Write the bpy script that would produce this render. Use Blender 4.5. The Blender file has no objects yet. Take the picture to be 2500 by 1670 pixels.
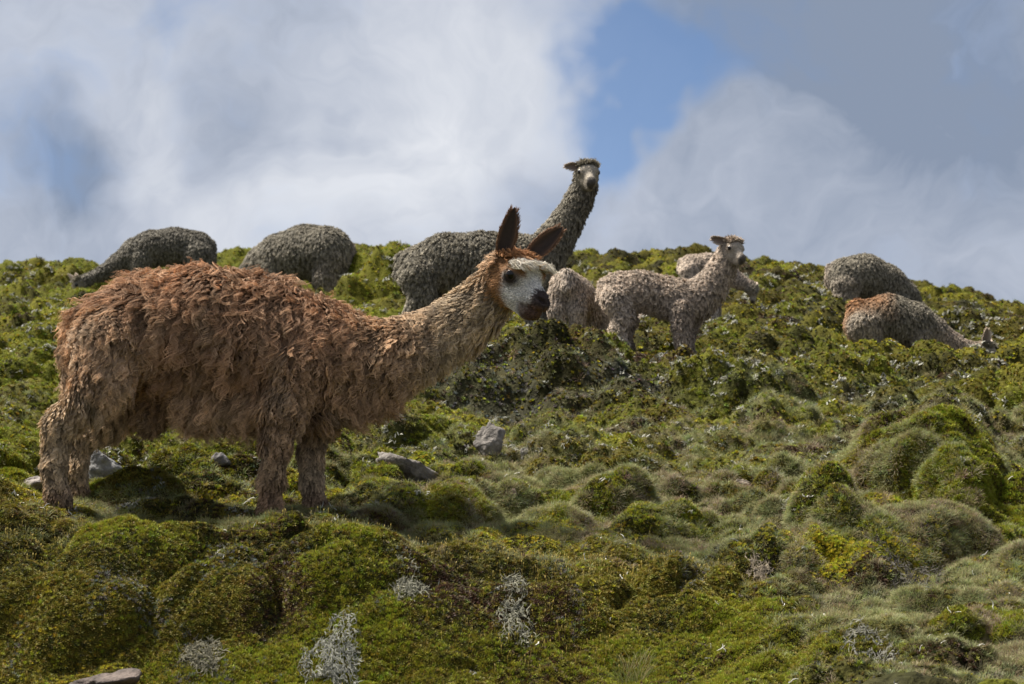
import bpy, math, random
import numpy as np
from mathutils import Vector

rng = np.random.default_rng(7)
random.seed(7)
scene = bpy.context.scene
COL = scene.collection
R = math.radians

# ------------------------------------------------------------------ camera
LENS = 85.0
KP = 36.0 / LENS / 2347.0          # metres across per metre of distance, per photograph unit
PITCH = R(8.0)
cam_d = bpy.data.cameras.new("camera")
cam = bpy.data.objects.new("camera", cam_d)
COL.objects.link(cam)
scene.camera = cam
cam_d.lens = LENS
cam_d.sensor_width = 36.0
cam_d.clip_start = 0.1
cam_d.clip_end = 6000
cam.location = (0, 0, 0)
cam.rotation_euler = (R(90) + PITCH, 0, 0)
cam_d.dof.use_dof = True
cam_d.dof.focus_distance = 8.9
cam_d.dof.aperture_fstop = 9.0

# ------------------------------------------------------------------ view, sun, world
vs = scene.view_settings
vs.view_transform = 'Standard'
vs.look = 'None'
vs.exposure = 1.42
vs.gamma = 1.0
vs.use_curve_mapping = False
scene.render.engine = 'CYCLES'
scene.cycles.use_denoising = True
scene.cycles.max_bounces = 6
scene.cycles.diffuse_bounces = 3
scene.cycles.transparent_max_bounces = 6
scene.cycles_curves.shape = 'RIBBONS'

SUN_EL, SUN_AZ = R(61), R(-78)      # azimuth measured from +Y (away from the camera) towards +X
sd = Vector((math.sin(SUN_AZ) * math.cos(SUN_EL), math.cos(SUN_AZ) * math.cos(SUN_EL), math.sin(SUN_EL)))
sun_d = bpy.data.lights.new("sun", 'SUN')
sun_d.energy = 4.5
sun_d.angle = R(18)
sun_d.color = (1.0, 0.95, 0.87)
sun = bpy.data.objects.new("sun", sun_d)
sun.rotation_euler = (-sd).to_track_quat('-Z', 'Y').to_euler()
COL.objects.link(sun)


def P3(px, py, d):
    """photograph unit (2347 wide) at camera depth d -> world point"""
    xc, zc = (px - 1173.5) * KP * d, (784 - py) * KP * d
    c, s = math.cos(PITCH), math.sin(PITCH)
    return np.array([xc, d * c - zc * s, d * s + zc * c])


def build_world():
    w = bpy.data.worlds.new("World")
    scene.world = w
    w.use_nodes = True
    nt = w.node_tree
    nt.nodes.clear()
    N, L = nt.nodes, nt.links
    out = N.new('ShaderNodeOutputWorld')
    sky = N.new('ShaderNodeTexSky')
    sky.sky_type = 'NISHITA'
    sky.sun_disc = False
    sky.sun_elevation = SUN_EL
    sky.sun_rotation = SUN_AZ
    sky.altitude = 4000
    sky.air_density = 1.0
    bg_sky = N.new('ShaderNodeBackground')
    bg_sky.inputs['Strength'].default_value = 0.05
    L.new(sky.outputs[0], bg_sky.inputs['Color'])
    tc = N.new('ShaderNodeTexCoord')

    def noise(scale, detail, rough, vec, dist=0.0, off=(0, 0, 0), sc=(1, 1, 1)):
        mp = N.new('ShaderNodeMapping')
        mp.inputs['Location'].default_value = off
        mp.inputs['Scale'].default_value = sc
        L.new(vec, mp.inputs['Vector'])
        n = N.new('ShaderNodeTexNoise')
        n.inputs['Scale'].default_value = scale
        n.inputs['Detail'].default_value = detail
        n.inputs['Roughness'].default_value = rough
        n.inputs['Distortion'].default_value = dist
        L.new(mp.outputs[0], n.inputs['Vector'])
        return n

    def math_(op, a, b=None):
        m = N.new('ShaderNodeMath')
        m.operation = op
        for i, v in enumerate((a, b)):
            if v is None:
                continue
            if isinstance(v, (int, float)):
                m.inputs[i].default_value = v
            else:
                L.new(v, m.inputs[i])
        return m.outputs[0]

    # wind-bent direction
    nw = noise(9, 4, 0.55, tc.outputs['Generated'])
    sub = N.new('ShaderNodeVectorMath'); sub.operation = 'SUBTRACT'
    L.new(nw.outputs['Color'], sub.inputs[0]); sub.inputs[1].default_value = (0.5, 0.5, 0.5)
    scl = N.new('ShaderNodeVectorMath'); scl.operation = 'SCALE'
    L.new(sub.outputs[0], scl.inputs[0]); scl.inputs['Scale'].default_value = 0.15
    add = N.new('ShaderNodeVectorMath'); add.operation = 'ADD'
    L.new(tc.outputs['Generated'], add.inputs[0]); L.new(scl.outputs[0], add.inputs[1])
    vec = add.outputs[0]

    def blobs(lst):
        tot = None
        for (px, py, r, wt) in lst:
            c = Vector(P3(px, py, 1.0)).normalized()
            dn = N.new('ShaderNodeVectorMath'); dn.operation = 'DISTANCE'
            L.new(vec, dn.inputs[0]); dn.inputs[1].default_value = c
            mr = N.new('ShaderNodeMapRange'); mr.interpolation_type = 'SMOOTHSTEP'
            mr.inputs['From Min'].default_value = r
            mr.inputs['From Max'].default_value = 0.0
            mr.inputs['To Min'].default_value = 0.0
            mr.inputs['To Max'].default_value = wt
            L.new(dn.outputs['Value'], mr.inputs['Value'])
            tot = mr.outputs[0] if tot is None else math_('ADD', tot, mr.outputs[0])
        return tot

    n1 = noise(7, 8, 0.56, vec, 0.3, (3.1, 0.4, 1.7), (1, 1, 1.25))
    n2 = noise(14, 9, 0.6, vec, 0.6, (0.3, 5.4, 2.2), (1, 1, 1.2))
    n3 = noise(3.2, 4, 0.5, tc.outputs['Generated'], 0.2, (7.3, 1.1, 4.2))
    # gaps between the clouds
    holes = blobs([(1450, 235, .046, .50), (1530, 190, .042, .42), (1490, 300, .045, .42), (1400, 110, .045, .18),
                   (1650, 60, .06, .16), (1270, 480, .04, .22), (1820, 130, .06, .14), (1330, 20, .05, .14), (590, 150, .04, .20),
                   (620, 260, .035, .16), (250, 420, .05, .20), (60, 390, .05, .18), (390, 40, .05, .14), (2250, 40, .06, .12)])
    a = math_('MULTIPLY', math_('SUBTRACT', n1.outputs[0], 0.5), 1.25)
    b = math_('MULTIPLY', math_('SUBTRACT', n2.outputs[0], 0.5), 0.9)
    gap = math_('ADD', math_('ADD', a, b), holes)
    mg = N.new('ShaderNodeMapRange'); mg.interpolation_type = 'SMOOTHSTEP'
    mg.inputs['From Min'].default_value = -0.02
    mg.inputs['From Max'].default_value = 0.62
    mg.inputs['To Min'].default_value = 0.0
    mg.inputs['To Max'].default_value = 0.92
    L.new(gap, mg.inputs['Value'])
    # light and shade inside the cloud layer
    lit = blobs([(1130, 200, .11, .34), (180, 160, .10, .26), (760, 430, .10, .26), (420, 330, .06, .10), (1900, 560, .10, .06),
                 (1750, 260, .07, .08), (250, 430, .06, -.30), (60, 390, .06, -.25), (600, 200, .05, -.22), (1680, 60, .09, -.30), (2100, 60, .11, -.25), (2050, 230, .10, -.10), (1270, 470, .05, -.22), (380, 60, .05, -.15)])
    c = math_('MULTIPLY', math_('SUBTRACT', n2.outputs[0], 0.5), 0.9)
    e = math_('MULTIPLY', math_('SUBTRACT', n3.outputs[0], 0.5), 0.5)
    tone = math_('ADD', math_('ADD', math_('ADD', c, e), lit), 0.25)
    cr = N.new('ShaderNodeValToRGB')
    cr.color_ramp.elements[0].position = 0.0
    cr.color_ramp.elements[0].color = (0.20, 0.245, 0.33, 1)
    cr.color_ramp.elements[1].position = 0.85
    cr.color_ramp.elements[1].color = (0.66, 0.675, 0.71, 1)
    m_ = cr.color_ramp.elements.new(0.38)
    m_.color = (0.40, 0.435, 0.51, 1)
    L.new(tone, cr.inputs[0])
    bg_c = N.new('ShaderNodeBackground')
    bg_c.inputs['Strength'].default_value = 0.48
    L.new(cr.outputs[0], bg_c.inputs['Color'])
    mix = N.new('ShaderNodeMixShader')
    L.new(mg.outputs[0], mix.inputs[0])
    L.new(bg_c.outputs[0], mix.inputs[1])
    L.new(bg_sky.outputs[0], mix.inputs[2])
    L.new(mix.outputs[0], out.inputs['Surface'])


build_world()


# ------------------------------------------------------------------ numeric helpers
def _hash(ix, iy, seed):
    h = (ix.astype(np.int64) * 374761393 + iy.astype(np.int64) * 668265263 + seed * 1274126177) & 0x7fffffff
    h = ((h ^ (h >> 13)) * 1274126177) & 0x7fffffff
    h = (h ^ (h >> 16)) & 0x7fffffff
    return (h % 100003) / 100003.0


def vnoise(x, y, seed=0):
    ix, iy = np.floor(x), np.floor(y)
    fx, fy = x - ix, y - iy
    fx = fx * fx * (3 - 2 * fx); fy = fy * fy * (3 - 2 * fy)
    a, b = _hash(ix, iy, seed), _hash(ix + 1, iy, seed)
    c, d = _hash(ix, iy + 1, seed), _hash(ix + 1, iy + 1, seed)
    return (a * (1 - fx) + b * fx) * (1 - fy) + (c * (1 - fx) + d * fx) * fy


def fbm(x, y, seed=0, octv=4):
    t, amp, s = 0.0, 0.5, 0.0
    for o in range(octv):
        t = t + vnoise(x * 2 ** o + 13.7 * o, y * 2 ** o - 7.1 * o, seed + o) * amp
        s += amp
        amp *= 0.5
    return t / s


def domes(x, y, cell, seed, p=0.9, rmin=0.45, rmax=0.85, want_id=False):
    """rounded hummocks scattered over jittered cells, 0..1; each hummock also has an id 0..1"""
    gx, gy = x / cell, y / cell
    ix, iy = np.floor(gx), np.floor(gy)
    h = np.zeros_like(gx)
    idn = np.zeros_like(gx)
    for dx in (-1, 0, 1):
        for dy in (-1, 0, 1):
            cx, cy = ix + dx, iy + dy
            ox = cx + 0.15 + 0.7 * _hash(cx, cy, seed)
            oy = cy + 0.15 + 0.7 * _hash(cx, cy, seed + 1)
            rr = rmin + (rmax - rmin) * _hash(cx, cy, seed + 2)
            on = (_hash(cx, cy, seed + 3) < p)
            q = 1 - ((gx - ox) ** 2 + (gy - oy) ** 2) / rr ** 2
            hh = np.where(on & (q > 0), np.power(np.clip(q, 0, 1), 0.5) * (0.5 + 0.5 * rr / rmax), 0)
            if want_id:
                idn = np.where(hh > h, _hash(cx, cy, seed + 9), idn)
            h = np.maximum(h, hh)
    return (h, idn) if want_id else h


# ------------------------------------------------------------------ materials
def mat(name):
    m = bpy.data.materials.new(name)
    m.use_nodes = True
    b = m.node_tree.nodes['Principled BSDF']
    return m, m.node_tree, b


def plain(name, col, rough=0.8, spec=0.3):
    m, nt, b = mat(name)
    b.inputs['Base Color'].default_value = (*col, 1)
    b.inputs['Roughness'].default_value = rough
    b.inputs['Specular IOR Level'].default_value = spec
    return m


def attr_mat(name, attr, kind='GEOMETRY', rough=0.85, spec=0.25, vary=0.0, vscale=40, bump=0.0, transl=0.0, hairtip=None, tip=False):
    m, nt, b = mat(name)
    N, L = nt.nodes, nt.links
    at = N.new('ShaderNodeAttribute')
    at.attribute_type = kind
    at.attribute_name = attr
    col = at.outputs['Color']
    if vary:
        tc = N.new('ShaderNodeTexCoord')
        nz = N.new('ShaderNodeTexNoise')
        nz.inputs['Scale'].default_value = vscale
        nz.inputs['Detail'].default_value = 6
        L.new(tc.outputs['Object'], nz.inputs['Vector'])
        mr = N.new('ShaderNodeMapRange')
        mr.inputs['From Min'].default_value = 0.25
        mr.inputs['From Max'].default_value = 0.75
        mr.inputs['To Min'].default_value = 1 - vary
        mr.inputs['To Max'].default_value = 1 + vary
        L.new(nz.outputs[0], mr.inputs['Value'])
        mx = N.new('ShaderNodeVectorMath'); mx.operation = 'SCALE'
        L.new(col, mx.inputs[0]); L.new(mr.outputs[0], mx.inputs['Scale'])
        col = mx.outputs[0]
        if bump:
            bp = N.new('ShaderNodeBump')
            bp.inputs['Strength'].default_value = bump
            bp.inputs['Distance'].default_value = 0.02
            L.new(nz.outputs[0], bp.inputs['Height'])
            L.new(bp.outputs[0], b.inputs['Normal'])
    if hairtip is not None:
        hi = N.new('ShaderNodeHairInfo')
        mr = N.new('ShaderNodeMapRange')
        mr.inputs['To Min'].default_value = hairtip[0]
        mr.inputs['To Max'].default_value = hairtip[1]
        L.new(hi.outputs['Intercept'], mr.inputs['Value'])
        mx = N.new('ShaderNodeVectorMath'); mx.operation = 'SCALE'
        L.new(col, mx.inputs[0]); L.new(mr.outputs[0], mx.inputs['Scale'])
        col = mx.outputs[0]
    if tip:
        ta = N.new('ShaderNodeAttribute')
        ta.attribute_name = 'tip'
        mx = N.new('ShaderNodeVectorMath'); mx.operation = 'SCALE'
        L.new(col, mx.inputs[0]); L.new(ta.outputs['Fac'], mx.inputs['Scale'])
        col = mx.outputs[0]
    L.new(col, b.inputs['Base Color'])
    b.inputs['Roughness'].default_value = rough
    b.inputs['Specular IOR Level'].default_value = spec
    if transl:
        tr = N.new('ShaderNodeBsdfTranslucent')
        L.new(col, tr.inputs['Color'])
        ms = N.new('ShaderNodeMixShader')
        ms.inputs[0].default_value = transl
        L.new(b.outputs[0], ms.inputs[1]); L.new(tr.outputs[0], ms.inputs[2])
        L.new(ms.outputs[0], N['Material Output'].inputs['Surface'])
    return m


M_GROUND = attr_mat("moss_ground", "Col", vary=0.45, vscale=60, bump=0.8, rough=0.95, spec=0.1)
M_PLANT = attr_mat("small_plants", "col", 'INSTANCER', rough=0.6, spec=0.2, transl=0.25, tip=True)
M_SPORE = attr_mat("spore_capsules", "col", 'INSTANCER', rough=0.5, spec=0.3, transl=0.3)
M_PLANTDRY = attr_mat("lichen_pale", "col", 'INSTANCER', rough=0.9, spec=0.1)
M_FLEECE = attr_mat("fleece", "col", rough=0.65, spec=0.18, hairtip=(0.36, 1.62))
M_SKIN = attr_mat("skin", "Col", vary=0.12, vscale=120, rough=0.75, spec=0.2)
M_EYE = plain("eye_black", (0.006, 0.005, 0.005), 0.12, 0.35)
M_LICHEN = attr_mat("lichen_twigs", "Col", vary=0.25, vscale=90, rough=0.9, spec=0.1)


def new_mesh(name, V, F, smooth=True, m=None, parent=None, cols=None):
    me = bpy.data.meshes.new(name)
    V = np.asarray(V, dtype=np.float32)
    F = np.asarray(F)
    if F.ndim == 2:
        me.vertices.add(len(V)); me.vertices.foreach_set('co', V.ravel())
        n, k = F.shape
        me.loops.add(n * k); me.loops.foreach_set('vertex_index', F.astype(np.int32).ravel())
        me.polygons.add(n)
        me.polygons.foreach_set('loop_start', np.arange(0, n * k, k, dtype=np.int32))
        me.update(calc_edges=True)
    else:
        me.from_pydata(V.tolist(), [], [list(f) for f in F])
    if smooth:
        me.polygons.foreach_set('use_smooth', np.ones(len(me.polygons), dtype=bool))
    if cols is not None:
        a = me.attributes.new('Col', 'FLOAT_COLOR', 'POINT')
        c4 = np.ones((len(V), 4), dtype=np.float32); c4[:, :3] = cols
        a.data.foreach_set('color', c4.ravel())
    if m:
        me.materials.append(m)
    o = bpy.data.objects.new(name, me)
    COL.objects.link(o)
    if parent is not None:
        o.parent = parent
    return o


def tag(o, label=None, cat=None, group=None, kind=None):
    for k, v in (('label', label), ('category', cat), ('group', group), ('kind', kind)):
        if v:
            o[k] = v
    return o


# ------------------------------------------------------------------ terrain
T_PX = np.array([-1200, 0, 400, 800, 1000, 1200, 1400, 1600, 1800, 2000, 2347, 3500], float)
T_Y = np.array([5.5, 7.0, 7.9, 8.15, 8.4, 8.6, 9.2, 10.5, 12, 13.3, 14.1, 15.2, 16.5, 18, 20, 23, 27, 30, 33], float)
T_PY = np.array([
    # left              centre                                 right
    [2180, 2180, 2190, 2190, 2180, 2170, 2140, 2080, 1980, 1930, 1900, 1880],
    [1760, 1760, 1770, 1770, 1760, 1750, 1730, 1670, 1590, 1550, 1530, 1510],
    [1600, 1600, 1610, 1600, 1600, 1595, 1585, 1525, 1440, 1415, 1405, 1400],
    [1462, 1462, 1472, 1460, 1455, 1460, 1465, 1445, 1390, 1370, 1360, 1355],
    [1330, 1330, 1340, 1320, 1320, 1335, 1352, 1380, 1345, 1325, 1320, 1315],
    [1245, 1245, 1250, 1238, 1245, 1265, 1288, 1320, 1305, 1295, 1290, 1285],
    [1150, 1150, 1155, 1170, 1185, 1200, 1215, 1230, 1235, 1230, 1220, 1220],
    [1080, 1080, 1085, 1085, 1095, 1105, 1110, 1110, 1112, 1110, 1110, 1110],
    [1010, 1010, 1010, 1010, 1015, 1020, 1022, 1020, 1015, 1010, 1010, 1020],
    [950, 950, 950, 950, 962, 968, 966, 955, 945, 945, 955, 970],
    [900, 900, 890, 880, 840, 800, 812, 868, 882, 892, 905, 920],
    [850, 850, 840, 832, 805, 786, 796, 824, 838, 850, 862, 885],
    [815, 815, 802, 794, 788, 780, 788, 808, 818, 824, 835, 860],
    [785, 785, 782, 780, 782, 784, 788, 794, 802, 812, 820, 845],
    [750, 750, 755, 760, 755, 748, 748, 755, 760, 768, 790, 820],
    [728, 728, 728, 725, 720, 710, 700, 695, 705, 722, 765, 800],
    [697, 697, 695, 690, 680, 665, 655, 652, 665, 690, 745, 780],
    [650, 650, 645, 640, 640, 630, 625, 627, 640, 665, 730, 770],
    [632, 632, 606, 585, 585, 588, 592, 606, 628, 650, 716, 765]], float)


def _smooth1(a, n, axis):
    for _ in range(n):
        p = np.concatenate([np.take(a, [0], axis), a, np.take(a, [-1], axis)], axis)
        sl = [slice(None)] * a.ndim
        s0, s1, s2 = list(sl), list(sl), list(sl)
        s0[axis] = slice(0, -2); s1[axis] = slice(1, -1); s2[axis] = slice(2, None)
        a = 0.25 * p[tuple(s0)] + 0.5 * p[tuple(s1)] + 0.25 * p[tuple(s2)]
    return a


_LX = np.linspace(-1200, 3500, 300)
_LY = np.linspace(math.log(5.5), math.log(33), 300)
_t = np.array([np.interp(_LX, T_PX, row) for row in T_PY])
_t = np.array([np.interp(_LY, np.log(T_Y), _t[:, j]) for j in range(len(_LX))]).T
_t = _smooth1(_smooth1(_t, 6, 1), 2, 0)


def yof(px, py):
    """distance at which the smooth hillside passes a photograph point"""
    col = _t[:, int(round((px + 1200) / 4700 * 299))]
    return float(math.exp(_LY[int(np.argmax(col <= py))]))



def base_z(x, y):
    """height of the smooth hillside"""
    yc = np.clip(y, 5.5, 33)
    px = np.clip(x / np.maximum(y, 3.0) / KP / 1.01 + 1173.5, -1199, 3499)
    gi = (px + 1200) / 4700 * 299
    gj = (np.log(yc) - _LY[0]) / (_LY[-1] - _LY[0]) * 299
    i0 = np.clip(gi.astype(int), 0, 298); j0 = np.clip(gj.astype(int), 0, 298)
    fi, fj = gi - i0, gj - j0
    v = (_t[j0, i0] * (1 - fi) + _t[j0, i0 + 1] * fi) * (1 - fj) + (_t[j0 + 1, i0] * (1 - fi) + _t[j0 + 1, i0 + 1] * fi) * fj
    z = yc * np.tan(PITCH + np.arctan((784 - v) * KP))
    z = z + np.where(y < 5.5, (y - 5.5) * 0.24, 0)
    over = np.maximum(y - 33, 0)
    z = z + np.where(over > 0, 0.16 * over - 0.05 * np.minimum(over, 14) ** 2 * 0.5 - np.maximum(over - 14, 0) * 0.5, 0)
    return np.maximum(z, -60)


# hummocks that the photograph shows singly: (px, py of crown, y, half width m, half depth m, height m)
BIG = [(2120, 1040, 10.0, .36, .45, .30), (2205, 1110, 9.6, .22, .35, .22), (1940, 1250, None, .30, .20, .20),
       (2110, 1260, None, .24, .20, .18), (1800, 1245, 8.8, .14, .16, .07), (2120, 975, 11.6, .28, .30, .17),
       (1815, 965, 12.2, .20, .30, .14), (1640, 850, 13.7, .42, .40, .16), (1500, 960, 12.9, .30, .30, .09),
       (868, 560, 26.5, .52, .70, .50), (925, 590, 27.5, .30, .5, .30), (1340, 625, 25.0, .28, .40, .12), (1410, 1100, 9.9, .22, .26, .11),
       (1110, 1205, 8.9, .10, .10, .05), (1490, 1320, None, .13, .12, .08), (1340, 1350, None, .15, .14, .06), (190, 1400, None, .30, .20, .12), (820, 1330, None, .36, .22, .09), (1270, 1400, None, .26, .18, .07), (520, 1420, None, .2, .16, .06), (1590, 1400, None, .14, .14, .07), (1000, 1500, None, .3, .15, .05),
       (330, 1120, 9.4, .16, .16, .07), (700, 1200, 8.7, .22, .18, .07), (340, 1215, 8.5, .2, .18, .05), (1040, 1260, None, .24, .14, .05),
       (60, 1290, None, .2, .14, .06), (90, 1180, 9.0, .2, .2, .05), (520, 1075, 10.6, .12, .14, .07), (1000, 960, 12.2, .25, .3, .10),
       (880, 985, 11.8, .25, .3, .10), (1230, 1065, 11.0, .22, .25, .10), (1880, 690, 21.3, .55, .5, .08), (1790, 720, 20.0, .6, .4, .12),
       (2100, 815, 15.4, .45, .4, .03), (2300, 870, 14.5, .5, .4, .05), (40, 640, 26, .35, .5, .15), (110, 600, 30, .8, .9, .10),
       (1200, 780, 14.3, .35, .35, .08), (1370, 790, 14.3, .3, .3, .06), (1490, 800, 14.5, .25, .3, .05), (1110, 790, 14.3, .2, .3, .08),
       (1480, 600, 31, .5, .6, .10), (1560, 590, 32, .6, .6, .15), (1850, 622, 32, .7, .7, .10), (2200, 700, 31, .8, .7, .06), (2060, 655, 32, .7, .7, .05),
       (1600, 1180, 9.4, .3, .2, .06), (1700, 1090, 10.6, .3, .2, .08), (1560, 1130, 10.2, .25, .2, .06)]
BIGP = []
for (px, py, yy, rx, ry, h) in BIG:
    if yy is None:
        yy = yof(px, py)
    BIGP.append(((px - 1173.5) * KP * yy * 1.01, yy, rx, ry, h))
FLAT = []       # places where something stands: (x, y, radius)


def bumps(x, y):
    wx = x + 0.16 * (fbm(x * 2.2, y * 2.2, 5, 3) - 0.5) * 2
    wy = y + 0.16 * (fbm(x * 2.2 + 9, y * 2.2, 6, 3) - 0.5) * 2
    far = np.clip((y - 9) / 5, 0, 1)
    nearm = np.clip((9.3 - y) / 1.2, 0, 1) * np.clip((1.3 - x) / 0.8, 0, 1)
    h1 = domes(wx * 0.75, wy, 0.62, 11, 0.85, .34, .66)
    h2 = domes(wx * 0.8 + 3, wy, 0.30, 21, 0.85, .34, .64)
    h3 = domes(wx + 7, wy, 0.135, 31, 0.85)
    h4 = domes(wx, wy + 5, 0.055, 41, 0.85)
    mid = np.clip((y - 9.2) / 1.0, 0, 1)
    a1 = 0.09 + 0.05 * far - 0.065 * nearm + .07 * np.clip((y - 24) / 5, 0, 1) + .02 * mid
    a2 = 0.085 + 0.015 * mid - 0.064 * nearm
    h = (h1 - .4) * a1 + (h2 - .4) * a2 + (h3 - .4) * (0.042 + .022 * mid - 0.022 * nearm) + (h4 - .4) * 0.012
    h = h + 0.09 * (fbm(x * 0.9, y * 0.9, 3, 4) - 0.5) + (fbm(x * 9, y * 9, 8, 3) - 0.5) * (0.025 + .035 * mid)
    f = np.ones_like(x)
    for (fx, fy, fr) in FLAT:
        f = f * (1 - 0.9 * np.exp(-((x - fx) ** 2 + (y - fy) ** 2) / fr ** 2))
    h = h * f
    b = np.zeros_like(x)
    for (bx, by, rx, ry, hh) in BIGP:
        q = 1 - ((wx - bx) / rx) ** 2 - ((wy - by) / ry) ** 2
        b = np.maximum(b, np.where(q > 0, np.power(np.clip(q, 0, 1), 0.7) * hh, 0))
    fade = np.clip((60 - y) / 20, 0, 1) * np.clip((y - 2) / 2.5, 0.15, 1)
    return (h + b) * fade, b + .9 * np.clip(h + .03, 0, .3) * f


def ground_z(x, y):
    x, y = np.atleast_1d(np.asarray(x, float)), np.atleast_1d(np.asarray(y, float))
    return base_z(x, y) + bumps(x, y)[0]


# colours of the plant cover (linear)
C_BRIGHT = np.array([.205, .215, .020]); C_YELLOW = np.array([.330, .300, .030]); C_OLIVE = np.array([.150, .128, .017])
C_DARK = np.array([.050, .048, .016]); C_RED = np.array([.062, .034, .018]); C_GRASS = np.array([.235, .232, .100])
C_STRAW = np.array([.255, .205, .125]); C_GREY = np.array([.150, .150, .130]); C_EARTH = np.array([.028, .020, .015])


def sst(a, b, v):
    t = np.clip((v - a) / (b - a), 0, 1)
    return t * t * (3 - 2 * t)


def gauss(px, py_y, x, y, rx, ry):
    if py_y > 100:
        py_y = yof(px, py_y)
    cx = (px - 1173.5) * KP * py_y * 1.01
    return np.exp(-((x - cx) / rx) ** 2 - ((y - py_y) / ry) ** 2)


def zone(x, y, nz):
    """plant-cover fields at ground points; nz is the up part of the ground normal"""
    A = fbm(x * 1.5 + 3, y * 1.5, 101, 4)
    B = fbm(x * 3.6, y * 3.6 + 4, 111, 4)
    Cn = fbm(x * 7.5 + 1, y * 7.5, 121, 3)
    D = fbm(x * 1.1, y * 1.1 + 8, 131, 4)
    E_ = fbm(x * 5.0 + 20, y * 5.0, 141, 4)
    fore = np.clip((9.3 - y) / 0.9, 0, 1) * np.clip((1.25 - x) / 0.5, 0, 1)         # the mossy mound in front
    left = np.clip((0.2 - x) / 1.0, 0, 1) * np.clip((y - 9.2) / 1.0, 0, 1)
    meadow = (1 - fore) * np.clip((14.5 - y) / 2.0, 0, 1) * np.clip((x + 0.9) / 0.9, 0, 1)
    bank = np.clip(gauss(1200, 13.7, x, y, .55, .55) + gauss(1400, 13.7, x, y, .5, .5) + gauss(1090, 13.6, x, y, .3, .5), 0, 1)
    bank2 = np.clip(gauss(1760, 20.0, x, y, .8, .9) + gauss(1900, 21.5, x, y, .7, .9), 0, 1)
    far2 = np.clip((y - 14) / 3, 0, 1) * np.clip((x + 1.5) / 1.5, 0, 1)
    w = {}
    wx = x + 0.16 * (fbm(x * 2.2, y * 2.2, 5, 3) - 0.5) * 2
    wy = y + 0.16 * (fbm(x * 2.2 + 9, y * 2.2, 6, 3) - 0.5) * 2
    h1, i1 = domes(wx * 0.75, wy, 0.62, 11, 0.85, .34, .66, True)
    h2, i2 = domes(wx * 0.8 + 3, wy, 0.30, 21, 0.85, .34, .64, True)
    cu = sst(.2, .5, h2) * (1 - .95 * fore) * (1 - .7 * bank)
    cv = sst(.2, .5, h1) * (1 - .95 * fore) * (1 - .7 * bank)
    gapz = (1 - sst(.05, .35, np.maximum(h1, h2))) * (1 - fore) * (1 - bank)
    on = lambda i, a, b: ((i >= a) & (i < b)) * 1.0
    pick = lambda a, b: 1.1 * cu * on(i2, a, b) + .8 * cv * on(i1, a, b)
    w['bright'] = sst(.46, .62, A) * (1 + 0.9 * left + .3 * fore) * (1 - .55 * meadow) * (1 - .9 * bank) * (1 - .8 * bank2) * (1 - .45 * far2) + .8 * left + 4.0 * gauss(2205, 9.5, x, y, .26, .4) + 3 * gauss(880, 26.8, x, y, .5, 1.0) + 1.5 * gauss(1230, 1510, x, y, .35, .13) + 1.2 * gauss(300, 1315, x, y, .3, .10)
    w['yellow'] = sst(.56, .72, B) * (.85 + .3 * left - .5 * fore) * (1 - .8 * bank) + 3.0 * gauss(1930, 8.7, x, y, .26, .12) + 2.5 * gauss(870, 26.3, x, y, .4, .7) + 2.0 * gauss(2110, 8.65, x, y, .15, .1) + 1.6 * gauss(1110, 8.9, x, y, .1, .1)
    w['olive'] = 0.55 + 0.55 * fore - .2 * meadow + .2 * sst(.4, .6, Cn)
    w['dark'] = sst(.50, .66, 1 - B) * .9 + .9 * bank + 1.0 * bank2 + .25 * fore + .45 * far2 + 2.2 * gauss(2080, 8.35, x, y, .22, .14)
    w['red'] = sst(.55, .68, D) * (.75 + .5 * fore + .3 * far2) + 2.4 * gauss(1010, 1345, x, y, .14, .13) + 2.2 * gauss(1080, 1420, x, y, .16, .11) + 2.4 * gauss(590, 1245, x, y, .13, .07) + .7 * gauss(1480, 12.9, x, y, .5, .2)
    w['grass'] = meadow * (.06 + .95 * sst(.48, .66, E_)) + .15 * (1 - fore) * np.clip((15 - y) / 3, 0, 1)
    w['straw'] = meadow * .8 * sst(.54, .68, Cn)
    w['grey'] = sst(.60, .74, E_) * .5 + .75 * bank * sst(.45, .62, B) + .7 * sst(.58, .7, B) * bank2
    w['earth'] = sst(.66, .76, 1 - E_) * .7 + .9 * gauss(1280, 10.6, x, y, .16, .14) + 2.5 * gauss(2140, 11.45, x, y, .26, .22) + .5 * bank + .5 * gauss(2330, 10.2, x, y, .25, .6)
    w['bright'] = w['bright'] + pick(0, .24)
    w['yellow'] = w['yellow'] + pick(.24, .36)
    w['olive'] = w['olive'] + pick(.36, .60)
    w['dark'] = w['dark'] + pick(.60, .78)
    w['red'] = w['red'] + .8 * pick(.78, .88)
    w['grass'] = w['grass'] + .7 * pick(.90, 1.0) * np.clip((16 - y) / 3, 0, 1) + .38 * gapz * np.clip((16 - y) / 3, 0, 1)
    w['straw'] = w['straw'] + .4 * gapz * meadow
    w['earth'] = w['earth'] + .55 * gapz
    return w


KEYS = ['bright', 'yellow', 'olive', 'dark', 'red', 'grass', 'straw', 'grey', 'earth']
PAL = np.array([C_BRIGHT, C_YELLOW, C_OLIVE, C_DARK, C_RED, C_GRASS, C_STRAW, C_GREY, C_EARTH])


def zone_mix(x, y, nz, power=2.0):
    w = zone(x, y, nz)
    W = np.stack([np.clip(w[k], 0, None) for k in KEYS], 1) ** power
    return W / W.sum(1, keepdims=True)


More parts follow.
